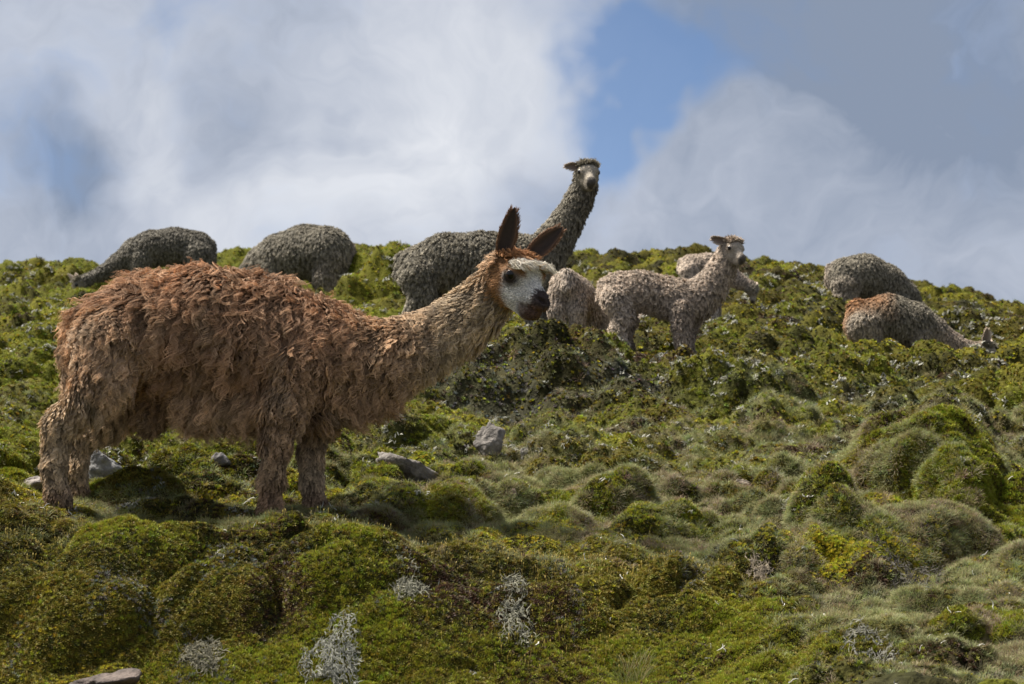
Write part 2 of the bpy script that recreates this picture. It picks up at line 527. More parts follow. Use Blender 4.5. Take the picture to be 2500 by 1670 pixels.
# ------------------------------------------------------------------ the herd: poses traced as joints (px, py, depth offset m, radius px)
# colour families (linear)
RUST = (.280, .168, .097); BEIGE = (.375, .285, .185); TAN = (.335, .215, .124); WHITE = (.66, .62, .56)
GREY = (.180, .158, .118); GREYD = (.138, .122, .094); PALE = (.330, .265, .205); LIGHT = (.42, .35, .28); ORANGE = (.275, .140, .062)
MUD_AND_SHADE = (.13, .075, .045)  # mud on the lower legs and feet; also the shade painted into the groin

HERD = []
HERD.append(dict(
    key='brown', d=9.2, base=(440, 1150), vox=.0072, label='shaggy rust-brown alpaca with white face, head stretched out and ears up',
    locks=17500, strands=9, rad=.00108, curl=.80,
    chains=[
        ('torso', [(255, 762, 0, 88), (335, 752, 0, 116), (460, 752, 0, 130), (590, 768, 0, 127), (700, 797, 0, 108), (775, 818, 0, 94)], RUST, .105, 1.0),
        ('belly', [(450, 880, .02, 70), (600, 890, 0, 70)], TAN, .12, 1.0),
        ('groin', [(390, 880, .10, 55), (330, 930, .12, 42)], MUD_AND_SHADE, .06, 1.0),  # dark fleece colour paints in the deep shade between thigh and belly
        ('neck', [(790, 828, 0, 92), (880, 824, 0, 84), (965, 790, 0, 68), (1040, 745, -.01, 56), (1100, 700, -.03, 50), (1140, 660, -.06, 46)], TAN, .065, .95),
        ('chest', [(740, 880, 0, 86), (850, 872, 0, 62)], RUST, .11, .9),
        ('foreleg', [(690, 850, -.12, 74), (655, 940, -.15, 44), (640, 1010, -.15, 28), (632, 1090, -.15, 19), (628, 1152, -.15, 20)], TAN, .05, 1.0),
        ('foreleg', [(740, 870, .10, 62), (722, 955, .12, 36), (704, 1040, .11, 23), (710, 1110, .10, 18), (716, 1168, .08, 19)], BEIGE, .04, 1.0),
        ('hindleg', [(262, 800, -.12, 88), (246, 872, -.15, 60), (208, 925, -.16, 40), (150, 968, -.16, 28), (138, 1060, -.15, 20), (148, 1132, -.15, 21)], BEIGE, .055, 1.0),
        ('hindleg', [(285, 820, .12, 78), (300, 895, .15, 50), (238, 950, .16, 34), (168, 992, .16, 24), (154, 1070, .16, 18), (158, 1136, .16, 19)], BEIGE, .05, 1.0),
        ('tail', [(180, 740, 0, 30), (160, 800, -.02, 22), (160, 860, -.02, 16)], TAN, .07, 1.0)],
    head=dict(at=(1174, 630, -.11), f=(.66, -.74, -.42), s=1.14, style='brown', ears=[((.30, -.30, 1.0), 1.15), ((.85, .1, .80), 1.15)])))
HERD.append(dict(
    key='tall_grey', d=17.3, base=(1090, 790), vox=.013, label='tall grey alpaca standing with its long neck raised, facing forward',
    locks=9000, strands=7, rad=.0024, curl=.6,
    chains=[
        ('torso', [(962, 612, 0, 48), (1020, 596, 0, 58), (1110, 592, 0, 59), (1190, 597, 0, 57), (1238, 592, 0, 50)], GREY, .045, 1.0),
        ('neck', [(1240, 588, 0, 50), (1272, 550, 0, 40), (1300, 505, -.01, 33), (1326, 460, -.03, 28), (1341, 422, -.05, 25)], GREY, .035, 1.0),
        ('hindleg', [(962, 640, -.10, 44), (968, 690, -.12, 26), (945, 735, -.12, 17), (952, 800, -.12, 13)], GREY, .035, 1.0),
        ('hindleg', [(975, 640, .10, 42), (990, 690, .12, 25), (970, 735, .12, 16), (976, 796, .12, 12)], GREY, .035, 1.0),
        ('foreleg', [(1215, 640, -.10, 38), (1222, 700, -.12, 19), (1222, 750, -.12, 14), (1224, 798, -.12, 12)], GREY, .03, 1.0),
        ('foreleg', [(1245, 640, .10, 36), (1252, 700, .12, 18), (1250, 750, .12, 13), (1252, 796, .12, 11)], GREY, .03, 1.0),
        ('tail', [(922, 590, 0, 14), (912, 630, 0, 10)], GREY, .04, 1.0)],
    head=dict(at=(1346, 396, -.10), f=(.16, -.98, -.25), s=1.0, style='grey', ears=[((-1, -.15, -.02), .72), ((.35, .9, .05), .6)])))
HERD.append(dict(
    key='rump_grey', d=27.0, base=(680, 690), vox=.018, label='grey-brown alpaca grazing on the ridge beside a bright mossy hump, one hind leg showing',
    locks=7000, strands=6, rad=.0036, curl=.5,
    chains=[
        ('torso', [(752, 582, -.20, 55), (700, 576, -.05, 58), (640, 582, .15, 52), (600, 595, .30, 44)], GREY, .045, 1.0),
        ('neck', [(592, 600, .32, 40), (560, 622, .42, 30), (535, 655, .5, 20), (520, 680, .52, 15)], GREY, .035, 1.0),
        ('hindleg', [(762, 612, -.26, 44), (752, 645, -.30, 28), (766, 668, -.30, 19), (776, 692, -.30, 14)], PALE, .035, 1.0),
        ('hindleg', [(735, 615, -.02, 40), (745, 650, .02, 24), (748, 668, .02, 15), (752, 690, .02, 12)], GREY, .035, 1.0),
        ('foreleg', [(625, 615, .05, 30), (622, 650, .0, 16), (620, 690, .0, 11)], GREY, .035, 1.0),
        ('foreleg', [(598, 615, .4, 28), (596, 650, .42, 15), (594, 690, .42, 10)], GREY, .035, 1.0),
        ('tail', [(800, 575, -.2, 14), (812, 610, -.2, 11)], PALE, .04, 1.0)],
    head=dict(at=(510, 688, .52), f=(-.55, .1, -.8), s=1.0, style='grey', ears=[((-.2, -.5, .3), .9), ((-.2, .5, .3), .9)])))
HERD.append(dict(
    key='left_grey', d=27.0, base=(380, 690), vox=.018, label='dark grey alpaca grazing with lowered head, pale ear laid back',
    locks=7000, strands=6, rad=.0036, curl=.5,
    chains=[
        ('torso', [(448, 568, 0, 38), (400, 562, 0, 40), (345, 568, 0, 39), (312, 578, 0, 35)], GREYD, .035, 1.05),
        ('neck', [(305, 585, 0, 34), (268, 606, 0, 23), (232, 626, 0, 15), (200, 640, 0, 12)], GREYD, .025, 1.0),
        ('hindleg', [(455, 590, -.10, 34), (456, 640, -.12, 20), (464, 665, -.12, 13), (460, 694, -.12, 10)], GREYD, .03, 1.0),
        ('hindleg', [(448, 590, .10, 34), (440, 640, .12, 20), (448, 665, .12, 13), (444, 690, .12, 10)], GREYD, .03, 1.0),
        ('foreleg', [(325, 600, -.10, 26), (322, 640, -.12, 14), (322, 692, -.12, 9)], GREY, .025, 1.0),
        ('foreleg', [(312, 600, .10, 26), (306, 640, .12, 14), (304, 690, .12, 9)], GREYD, .025, 1.0),
        ('tail', [(482, 560, 0, 10), (486, 596, 0, 8)], GREYD, .03, 1.0)],
    head=dict(at=(184, 648, 0), f=(-.72, -.25, -.65), s=.95, style='grey', ears=[((-.8, -.3, .42), 1.0), ((-.5, .6, .5), 1.0)])))
HERD.append(dict(
    key='cria_behind', d=15.8, base=(1320, 770), vox=.011, label='small fawn alpaca seen from behind, bending down beside the pale curly one',
    locks=6000, strands=6, rad=.0021, curl=.4,
    chains=[
        ('torso', [(1298, 664, -.12, 36), (1322, 672, .02, 36), (1350, 688, .2, 33), (1372, 705, .32, 28)], PALE, .028, 1.0),
        ('neck', [(1375, 710, .34, 24), (1392, 735, .4, 17), (1400, 760, .42, 13)], PALE, .022, 1.0),
        ('hindleg', [(1280, 685, -.12, 24), (1276, 715, -.15, 18), (1278, 742, -.14, 15), (1280, 772, -.15, 12)], LIGHT, .025, 1.0),
        ('hindleg', [(1318, 688, -.12, 24), (1321, 718, -.15, 18), (1322, 744, -.14, 15), (1324, 774, -.15, 12)], LIGHT, .025, 1.0),
        ('foreleg', [(1352, 710, .18, 20), (1352, 740, .2, 13), (1354, 775, .2, 10)], PALE, .02, 1.0),
        ('foreleg', [(1376, 712, .26, 18), (1378, 742, .28, 12), (1378, 775, .28, 10)], PALE, .02, 1.0),
        ('tail', [(1297, 640, -.2, 14), (1299, 668, -.23, 10)], LIGHT, .025, 1.0)],
    head=dict(at=(1406, 768, .44), f=(.4, .3, -.85), s=.62, style='grey', ears=[((-.5, -.2, .6), .8), ((.5, .2, .6), .8)])))
HERD.append(dict(
    key='pale_curly', d=15.5, base=(1490, 795), vox=.010, label='pale fawn curly alpaca standing with head raised and turned, bare dark muzzle',
    locks=9000, strands=6, rad=.0021, curl=.7,
    chains=[
        ('torso', [(1417, 664, 0, 38), (1470, 664, 0, 41), (1540, 682, 0, 42), (1592, 688, 0, 42)], PALE, .035, 1.0),
        ('neck', [(1600, 684, 0, 43), (1630, 656, -.01, 35), (1652, 622, -.02, 29), (1668, 590, -.04, 25)], PALE, .03, 1.0),
        ('hindleg', [(1412, 690, -.08, 32), (1428, 728, -.10, 21), (1414, 752, -.10, 16), (1420, 780, -.10, 14)], LIGHT, .03, 1.0),
        ('hindleg', [(1420, 690, .08, 30), (1440, 728, .10, 20), (1432, 752, .10, 15), (1436, 780, .10, 13)], PALE, .03, 1.0),
        ('foreleg', [(1562, 715, -.09, 26), (1560, 748, -.10, 18), (1562, 775, -.10, 15), (1564, 804, -.10, 14)], PALE, .03, 1.0),
        ('foreleg', [(1590, 715, .07, 25), (1580, 748, .08, 17), (1576, 775, .08, 14), (1578, 802, .08, 13)], PALE, .025, 1.0),
        ('tail', [(1388, 650, 0, 12), (1380, 680, 0, 10)], PALE, .03, 1.0)],
    head=dict(at=(1676, 570, -.07), f=(.50, -.80, -.33), s=.78, style='pale', ears=[((-1, -.1, .22), .85), ((.3, .9, .3), .8)])))
HERD.append(dict(
    key='small_grazer', d=21.0, base=(1630, 740), vox=.012, label='small smooth fawn alpaca grazing downhill, partly hidden by the pale curly one',
    locks=5000, strands=6, rad=.0028, curl=.3,
    chains=[
        ('torso', [(1585, 606, 0, 24), (1625, 606, 0, 26), (1665, 624, 0, 26)], PALE, .02, 1.0),
        ('neck', [(1672, 630, 0, 22), (1698, 645, 0, 16), (1718, 655, 0, 12)], PALE, .015, 1.0),
        ('hindleg', [(1580, 622, -.06, 22), (1582, 655, -.07, 12), (1574, 685, -.07, 8), (1576, 730, -.07, 7)], LIGHT, .018, 1.0),
        ('hindleg', [(1588, 622, .06, 22), (1594, 655, .07, 12), (1588, 685, .07, 8), (1590, 726, .07, 7)], PALE, .018, 1.0),
        ('foreleg', [(1636, 640, -.06, 17), (1636, 680, -.07, 9), (1637, 730, -.07, 7)], LIGHT, .015, 1.0),
        ('foreleg', [(1646, 640, .06, 17), (1646, 680, .07, 9), (1647, 728, .07, 7)], PALE, .015, 1.0),
        ('tail', [(1563, 598, 0, 7), (1557, 620, 0, 5)], LIGHT, .02, 1.0)],
    head=dict(at=(1725, 660, 0), f=(-.12, -.25, -.95), s=.62, style='grey', ears=[((.6, -.2, .75), .8), ((.2, .7, .5), .8)])))
HERD.append(dict(
    key='right_grey', d=23.0, base=(2010, 760), vox=.015, label='dark grey-brown alpaca bent down on the ridge above the rust-rumped one',
    locks=7000, strands=6, rad=.003, curl=.4,
    chains=[
        ('torso', [(1940, 634, -.05, 42), (1985, 628, 0, 45), (2035, 646, .08, 42), (2075, 672, .15, 36)], GREY, .035, 1.0),
        ('neck', [(2085, 682, .18, 32), (2110, 708, .22, 22), (2130, 735, .24, 16), (2142, 760, .24, 12)], GREY, .028, 1.0),
        ('hindleg', [(1938, 662, -.12, 34), (1935, 695, -.14, 21), (1925, 718, -.14, 16), (1932, 762, -.14, 12)], PALE, .028, 1.0),
        ('hindleg', [(1955, 662, .08, 32), (1965, 698, .1, 19), (1958, 720, .1, 13), (1962, 758, .1, 10)], GREY, .028, 1.0),
        ('foreleg', [(2060, 690, .02, 24), (2062, 725, .02, 14), (2064, 762, .02, 10)], GREY, .025, 1.0),
        ('foreleg', [(2082, 690, .22, 24), (2084, 725, .24, 13), (2086, 762, .24, 10)], GREY, .025, 1.0),
        ('tail', [(1905, 615, -.05, 10), (1900, 650, -.05, 8)], PALE, .03, 1.0)],
    head=dict(at=(2148, 770, .24), f=(.45, -.1, -.85), s=.9, style='grey', ears=[((.5, -.4, .5), .9), ((.5, .4, .5), .9)])))
HERD.append(dict(
    key='rust_rump', d=17.2, base=(2060, 840), vox=.012, label='grey alpaca with rust-orange rump grazing, head low in the moss with one ear up',
    locks=8000, strands=6, rad=.0023, curl=.5,
    chains=[
        ('torso', [(1988, 732, 0, 42), (2040, 728, 0, 50), (2095, 742, 0, 45), (2135, 762, 0, 36)], GREY, .035, 1.0),
        ('neck', [(2145, 768, 0, 32), (2182, 788, 0, 23), (2222, 803, 0, 17), (2245, 808, 0, 15)], PALE, .022, 1.0),
        ('hindleg', [(1982, 755, -.10, 38), (1990, 795, -.12, 22), (1978, 815, -.12, 15), (1982, 842, -.12, 12)], PALE, .03, 1.0),
        ('hindleg', [(1996, 755, .10, 36), (2012, 795, .12, 20), (2004, 815, .12, 14), (2006, 840, .12, 11)], GREY, .03, 1.0),
        ('foreleg', [(2110, 780, -.08, 24), (2108, 805, -.10, 15), (2108, 842, -.10, 11)], PALE, .025, 1.0),
        ('foreleg', [(2130, 780, .08, 24), (2130, 805, .10, 14), (2130, 842, .10, 11)], GREY, .025, 1.0),
        ('tail', [(1966, 705, -.02, 16), (1955, 745, -.04, 12), (1955, 765, -.04, 9)], ORANGE, .05, 1.0)],
    head=dict(at=(2256, 806, 0), f=(.80, -.35, -.42), s=.85, style='grey', ears=[((.25, -.2, 1.0), 1.0), ((.3, .7, .6), .9)])))
HERD.append(dict(
    key='resting', d=20.0, base=(1510, 745), vox=.014, label='fawn alpaca hidden behind the pale curly one, only a pointed ear showing',
    locks=3000, strands=5, rad=.003, curl=.3,
    chains=[
        ('torso', [(1545, 720, 0, 26), (1510, 715, 0, 28), (1480, 712, 0, 25)], PALE, .02, 1.0),
        ('neck', [(1475, 705, 0, 20), (1455, 685, 0, 14), (1442, 668, 0, 11)], PALE, .018, 1.0),
        ('foreleg', [(1480, 728, -.1, 14), (1462, 738, -.12, 8), (1480, 744, -.12, 7)], PALE, .015, 1.0),
        ('foreleg', [(1480, 728, .1, 14), (1462, 738, .12, 8), (1480, 744, .12, 7)], PALE, .015, 1.0),
        ('hindleg', [(1548, 728, -.1, 18), (1525, 740, -.14, 10), (1548, 744, -.14, 8)], PALE, .015, 1.0),
        ('hindleg', [(1548, 728, .1, 18), (1525, 740, .14, 10), (1548, 744, .14, 8)], PALE, .015, 1.0)],
    head=dict(at=(1432, 655, 0), f=(-.7, .6, -.35), s=.66, style='grey', ears=[((-.55, -.2, .9), 1.25), ((.2, .7, .2), .9)])))

for A in HERD:
    yb = A['d'] * math.cos(PITCH)
    A['y'] = yb
    A['ppm'] = 1.0 / (KP * A['d'])
    bp = P3(A['base'][0], A['base'][1], A['d'])
    A['root'] = np.array([bp[0], bp[1], bp[2]])
    for name, pts, *_ in A['chains']:
        if 'leg' in name:
            p = pts[-1]
            FLAT.append((A['root'][0] + (p[0] - A['base'][0]) / A['ppm'], A['root'][1] + p[2], 0.16 if A['d'] < 12 else 0.2))


# ------------------------------------------------------------------ ground sheet
def build_ground():
    ua = np.concatenate([-np.geomspace(4, .275, 26)[:-1], np.linspace(-.272, .272, 640), np.geomspace(.275, 4, 26)[1:]])
    vy = np.concatenate([np.linspace(-60, 5.2, 40), np.geomspace(5.3, 34, 780), np.geomspace(34.3, 60, 36), np.geomspace(64, 3000, 24)])
    Y, Aa = np.meshgrid(vy, ua, indexing='ij')
    X = Aa * np.maximum(Y, 4.0)
    x, y = X.ravel(), Y.ravel()
    hb, bb = bumps(x, y)
    z = base_z(x, y) + hb
    ys = y - 0.35 * bb            # hummocks lean downhill
    V = np.stack([x, ys, z], 1)
    nr, nc = Y.shape
    i = np.arange(nr * nc).reshape(nr, nc)
    F = np.stack([i[:-1, :-1], i[:-1, 1:], i[1:, 1:], i[1:, :-1]], -1).reshape(-1, 4)
    e1 = V[F[:, 1]] - V[F[:, 0]]; e2 = V[F[:, 3]] - V[F[:, 0]]
    fn = np.cross(e1, e2)
    ar = np.linalg.norm(fn, axis=1) + 1e-12
    fnn = fn / ar[:, None]
    vn = np.zeros_like(V)
    for c in range(4):
        np.add.at(vn, F[:, c], fn)
    vn /= np.linalg.norm(vn, axis=1)[:, None] + 1e-12
    W = zone_mix(x, y, vn[:, 2])
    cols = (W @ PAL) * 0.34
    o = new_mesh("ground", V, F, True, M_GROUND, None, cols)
    tag(o, 'green mossy hillside rising to a rounded ridge', 'ground', kind='structure')
    return V, F, fnn, ar


G_V, G_F, G_N, G_A = build_ground()


def scatter(n, ymin, ymax, power=2.0, seed=1, amax=.245, wfun=None):
    """points on the ground sheet, evenly dense as seen from the camera"""
    r = np.random.default_rng(seed)
    c = G_V[G_F].mean(1)
    a = np.abs(c[:, 0] / np.maximum(c[:, 1], .1))
    wt = np.where((c[:, 1] > ymin) & (c[:, 1] < ymax) & (a < amax), G_A / np.maximum(c[:, 1], 1) ** power, 0)
    if wfun is not None:
        nz = np.nonzero(wt)[0]
        wt[nz] *= wfun(c[nz, 0], c[nz, 1], G_N[nz])
    cs = np.cumsum(wt)
    f = np.searchsorted(cs, r.random(n) * cs[-1])
    f = np.clip(f, 0, len(G_F) - 1)
    u, v = r.random(n)[:, None], r.random(n)[:, None]
    q = G_V[G_F[f]]
    p = (q[:, 0] * (1 - u) + q[:, 1] * u) * (1 - v) + (q[:, 3] * (1 - u) + q[:, 2] * u) * v
    return p, G_N[f], r


def euler_from_normal(nrm, spin, tilt, r):
    """XYZ euler that turns +Z to a jittered normal with a random spin"""
    n = nrm + r.normal(0, tilt, nrm.shape)
    n /= np.linalg.norm(n, axis=1)[:, None]
    t = np.stack([np.cos(spin), np.sin(spin), np.zeros_like(spin)], 1)
    xax = t - n * (t * n).sum(1)[:, None]
    xax /= np.linalg.norm(xax, axis=1)[:, None] + 1e-9
    yax = np.cross(n, xax)
    sy = -xax[:, 2]
    ey = np.arcsin(np.clip(sy, -1, 1))
    ex = np.arctan2(yax[:, 2], n[:, 2])
    ez = np.arctan2(xax[:, 1], xax[:, 0])
    return np.stack([ex, ey, ez], 1)


def instancer(name, pts, eul, scl, col, proto, label, cat):
    me = bpy.data.meshes.new(name)
    me.vertices.add(len(pts))
    me.vertices.foreach_set('co', pts.astype(np.float32).ravel())
    a = me.attributes.new('rot', 'FLOAT_VECTOR', 'POINT'); a.data.foreach_set('vector', eul.astype(np.float32).ravel())
    a = me.attributes.new('scl', 'FLOAT', 'POINT'); a.data.foreach_set('value', scl.astype(np.float32).ravel())
    c4 = np.ones((len(pts), 4), np.float32); c4[:, :3] = np.clip(col, 0.001, 1)
    a = me.attributes.new('col', 'FLOAT_COLOR', 'POINT'); a.data.foreach_set('color', c4.ravel())
    o = bpy.data.objects.new(name, me)
    COL.objects.link(o)
    ng = bpy.data.node_groups.new(name + "_nodes", 'GeometryNodeTree')
    ng.interface.new_socket('Geometry', in_out='INPUT', socket_type='NodeSocketGeometry')
    ng.interface.new_socket('Geometry', in_out='OUTPUT', socket_type='NodeSocketGeometry')
    N, L = ng.nodes, ng.links
    gi, go = N.new('NodeGroupInput'), N.new('NodeGroupOutput')
    oi = N.new('GeometryNodeObjectInfo')
    oi.inputs['Object'].default_value = proto
    oi.inputs['As Instance'].default_value = True
    ip = N.new('GeometryNodeInstanceOnPoints')
    na = N.new('GeometryNodeInputNamedAttribute'); na.data_type = 'FLOAT_VECTOR'; na.inputs['Name'].default_value = 'rot'
    ns = N.new('GeometryNodeInputNamedAttribute'); ns.data_type = 'FLOAT'; ns.inputs['Name'].default_value = 'scl'
    L.new(gi.outputs[0], ip.inputs['Points'])
    L.new(oi.outputs['Geometry'], ip.inputs['Instance'])
    L.new(na.outputs[0], ip.inputs['Rotation'])
    L.new(ns.outputs[0], ip.inputs['Scale'])
    L.new(ip.outputs[0], go.inputs[0])
    md = o.modifiers.new("scatter", 'NODES')
    md.node_group = ng
    tag(o, label, cat, kind='stuff')
    return o


def proto_leaves(name, spec, m, seed=0):
    """spec: list of (count, length, width, elevation deg, bend, base radius)"""
    r = np.random.default_rng(seed)
    V, F, TIP = [], [], []
    for (cnt, ln, wd, el, bend, br) in spec:
        for i in range(cnt):
            az = 2 * math.pi * (i + r.random() * .6) / cnt
            l = ln * r.uniform(.75, 1.2); e = R(el + r.uniform(-9, 9))
            d = np.array([math.cos(az), math.sin(az), 0]); s = np.array([-math.sin(az), math.cos(az), 0])
            b = d * br * r.uniform(.3, 1)
            p = b; rows = []
            nseg = 2 if l < 1.6 else 3
            for k in range(nseg):
                w = wd * (0.65, 1.0, .7)[k if nseg == 3 else k]
                rows.append((p - s * w * .5, p + s * w * .5))
                p = p + (d * math.cos(e) + np.array([0, 0, math.sin(e)])) * l / nseg
                e += R(bend) / nseg
            i0 = len(V)
            for (a_, b_) in rows:
                V += [a_, b_]
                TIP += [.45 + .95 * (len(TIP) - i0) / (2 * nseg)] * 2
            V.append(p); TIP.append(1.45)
            for k in range(nseg - 1):
                F.append((i0 + 2 * k, i0 + 2 * k + 1, i0 + 2 * k + 3, i0 + 2 * k + 2))
            F.append((i0 + 2 * nseg - 2, i0 + 2 * nseg - 1, i0 + 2 * nseg))
    me = bpy.data.meshes.new(name)
    me.from_pydata([tuple(v) for v in V], [], F)
    at = me.attributes.new('tip', 'FLOAT', 'POINT')
    at.data.foreach_set('value', np.array(TIP, np.float32))
    me.materials.append(m)
    return bpy.data.objects.new(name, me)


def tube_pts(path, rad, nside=4):
    """tapered tube along a path -> verts, faces"""
    path = np.asarray(path, float)
    n = len(path)
    V, F = [], []
    for i in range(n):
        t = path[min(i + 1, n - 1)] - path[max(i - 1, 0)]
        t /= np.linalg.norm(t) + 1e-9
        ref = np.array([0, 0, 1.0]) if abs(t[2]) < .9 else np.array([1.0, 0, 0])
        u = np.cross(t, ref); u /= np.linalg.norm(u); v = np.cross(t, u)
        rr = rad[i] if hasattr(rad, '__len__') else rad
        for k in range(nside):
            a = 2 * math.pi * k / nside
            V.append(path[i] + (u * math.cos(a) + v * math.sin(a)) * rr)
    for i in range(n - 1):
        for k in range(nside):
            F.append((i * nside + k, i * nside + (k + 1) % nside, (i + 1) * nside + (k + 1) % nside, (i + 1) * nside + k))
    F.append(tuple(range((n - 1) * nside, n * nside)))
    return V, F


def proto_tubes(name, paths, m):
    V, F = [], []
    for path, rad, ns in paths:
        v, f = tube_pts(path, rad, ns)
        o = len(V)
        V += v; F += [tuple(i + o for i in q) for q in f]
    me = bpy.data.meshes.new(name)
    me.from_pydata([tuple(v) for v in V], [], F)
    me.materials.append(m)
    return bpy.data.objects.new(name, me)


def plant_cover():
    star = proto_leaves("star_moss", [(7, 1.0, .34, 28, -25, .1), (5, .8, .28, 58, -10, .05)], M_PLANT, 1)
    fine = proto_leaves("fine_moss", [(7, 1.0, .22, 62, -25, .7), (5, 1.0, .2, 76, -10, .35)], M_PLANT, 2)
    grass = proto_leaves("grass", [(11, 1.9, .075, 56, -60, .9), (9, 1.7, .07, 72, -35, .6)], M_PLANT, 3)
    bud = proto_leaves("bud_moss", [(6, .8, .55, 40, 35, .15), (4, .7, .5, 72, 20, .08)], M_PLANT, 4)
    r = np.random.default_rng(5)

    def curl(l, seed):
        q = np.random.default_rng(seed)
        az = q.uniform(0, 6.28); p = np.zeros(3); e = q.uniform(.3, 1.3); out = [p.copy()]
        for k in range(4):
            p = p + np.array([math.cos(az) * math.cos(e), math.sin(az) * math.cos(e), math.sin(e)]) * l / 4
            az += q.uniform(-.9, .9); e += q.uniform(-.6, .5)
            out.append(p.copy())
        return out
    worm = proto_tubes("curled_lichen", [(curl(1.0, s), [.055, .06, .055, .04, .02], 3) for s in (3,)], M_PLANTDRY)
    fleck = proto_tubes("lichen_fleck", [([np.array(q_) + np.array([.5 * math.sin(s * 7.1), .5 * math.cos(s * 4.3), 0]) for q_ in curl(.62, s)], [.09, .09, .08, .06, .03], 3) for s in range(20, 29)], M_PLANTDRY)
    spore = proto_tubes("spore_stalk", [([(0, 0, 0), (.05, 0, .5), (.06, .02, .86)], [.03, .028, .028], 3),
                                        ([(.06, .02, .82), (.075, .02, .92), (.09, .02, 1.05), (.10, .02, 1.16)], [.03, .085, .07, .012], 4)], M_SPORE)

    SETS = {'star': [], 'fine': [], 'grass': [], 'bud': []}
    n = 640000
    p, nn, r = scatter(n - 230000, 6.9, 36, 2.0, 31)
    p2, nn2, r2 = scatter(230000, 7.3, 10.2, 1.5, 36)
    p, nn = np.concatenate([p, p2]), np.concatenate([nn, nn2])
    W = zone_mix(p[:, 0], p[:, 1], nn[:, 2], 1.6)
    cs = W.cumsum(1)
    pick = (r.random(n)[:, None] > cs).sum(1).clip(0, 8)
    base = PAL[pick] * (.75 + .5 * r.random(n))[:, None] + PAL[pick] * r.normal(0, .10, (n, 3))
    near = p[:, 1] < 9.6
    kind = np.full(n, 0)
    kind[(pick == 0)] = 1                                   # bright -> fine
    kind[(pick == 5) | (pick == 6)] = 2                     # grass
    kind[(pick == 1)] = 3
    u = r.random(n)
    kind[(pick == 2) & (u < .35) & ~near] = 3
    kind[(pick == 3) & (u < .4)] = 3
    kind[(pick == 0) & (u < .25)] = 0
    kind[(pick == 7)] = np.where(u[pick == 7] < .5, 3, 1)
    drop = ((r.random(n) < .12) & (p[:, 1] < 9.2) & (kind == 0)) | ((pick == 8) & (r.random(n) < .35))
    size = 5.85 * (p[:, 1] / 8) ** .50 * (.7 + .6 * r.random(n))
    spin = r.random(n) * 6.28
    up = nn * .6 + np.array([0, 0, .4])
    for k, (nm, proto, sc, lab) in enumerate([("star_moss", star, .0020, 'starry olive and red-brown moss carpeting the hillside'),
                                              ("fine_moss", fine, .0020, 'fine bright green moss in soft patches over the hillside'),
                                              ("grass_cover", grass, .0024, 'short grey-green and straw grass between the hummocks'),
                                              ("bud_moss", bud, .0021, 'yellow-olive cushion moss with tight buds on the hummocks')]):
        s = (kind == k) & ~drop
        e = euler_from_normal(up[s], spin[s], .22, r)
        instancer(nm, p[s] - nn[s] * .002, e, size[s] * sc, base[s], proto, lab, 'moss' if k != 2 else 'grass')
    # pale lichen flecks
    wl = lambda x, y, nr: (0.05 + sst(.55, .72, fbm(x * 5 + 20, y * 5, 141, 4)) + .6 * sst(.6, .75, fbm(x * 2.3, y * 2.3 + 2, 151, 4))) * np.clip((y - 8.6) / 1.4, .04, 1)
    p, nn, r = scatter(6000, 6, 30, 1.8, 32, wfun=wl)
    c = np.array([.36, .35, .29]) * (.55 + .6 * r.random(len(p)))[:, None]
    instancer("lichen_flecks", p, euler_from_normal(nn * .5 + np.array([0, 0, .5]), r.random(len(p)) * 6.28, .3, r), p[:, 1] ** .9 * .0034 * (.6 + .8 * r.random(len(p))), c, fleck,
              'pale grey lichen flecks scattered between the grass', 'lichen')
    # white worm-like lichen, mostly on the brow of the front mound
    ww = lambda x, y, nr: (.04 + sst(.56, .7, fbm(x * 3.1 + 4, y * 3.1, 161, 3))) * (nr[:, 2] > .75)
    p, nn, r = scatter(520, 6.2, 12, 1.6, 33, wfun=ww)
    c = np.array([.55, .53, .46]) * (.6 + .5 * r.random(len(p)))[:, None]
    instancer("curled_lichen", p + nn * .006, euler_from_normal(nn, r.random(len(p)) * 6.28, .45, r), .016 + .024 * r.random(len(p)), c, worm,
              'white curled threads of lichen lying on the front moss', 'lichen')
    # golden spore stalks
    wsp = lambda x, y, nr: gauss(1230, 1295, x, y, .35, .10) + .9 * gauss(1450, 1320, x, y, .3, .13) + .8 * gauss(1330, 1490, x, y, .35, .09) + .55 * gauss(40, 8.6, x, y, .2, .3) + .5 * gauss(820, 8.7, x, y, .4, .15) + .03 * (y < 9.2) * (x < 1)
    p, nn, r = scatter(1000, 7.2, 9.4, 1.6, 34, wfun=wsp)
    c = np.array([.46, .36, .10]) * (.7 + .5 * r.random(len(p)))[:, None]
    instancer("spore_stalks", p, euler_from_normal(nn * .2 + np.array([0, 0, .8]), r.random(len(p)) * 6.28, .1, r), .019 + .012 * r.random(len(p)), c, spore,
              'golden spore capsules on thin stalks above the front moss', 'moss')


plant_cover()


# ------------------------------------------------------------------ alpacas
def seg_dist(P, a, b, ra, rb, lat):
    ba = b - a
    L2 = float(ba @ ba) + 1e-12
    t = np.clip(((P - a) @ ba) / L2, 0, 1)
    q = P - (a + t[..., None] * ba)
    q = q.copy()
    q[..., 1] /= lat
    return (np.sqrt((q * q).sum(-1)) - (ra + t * (rb - ra))) * min(1.0, lat)


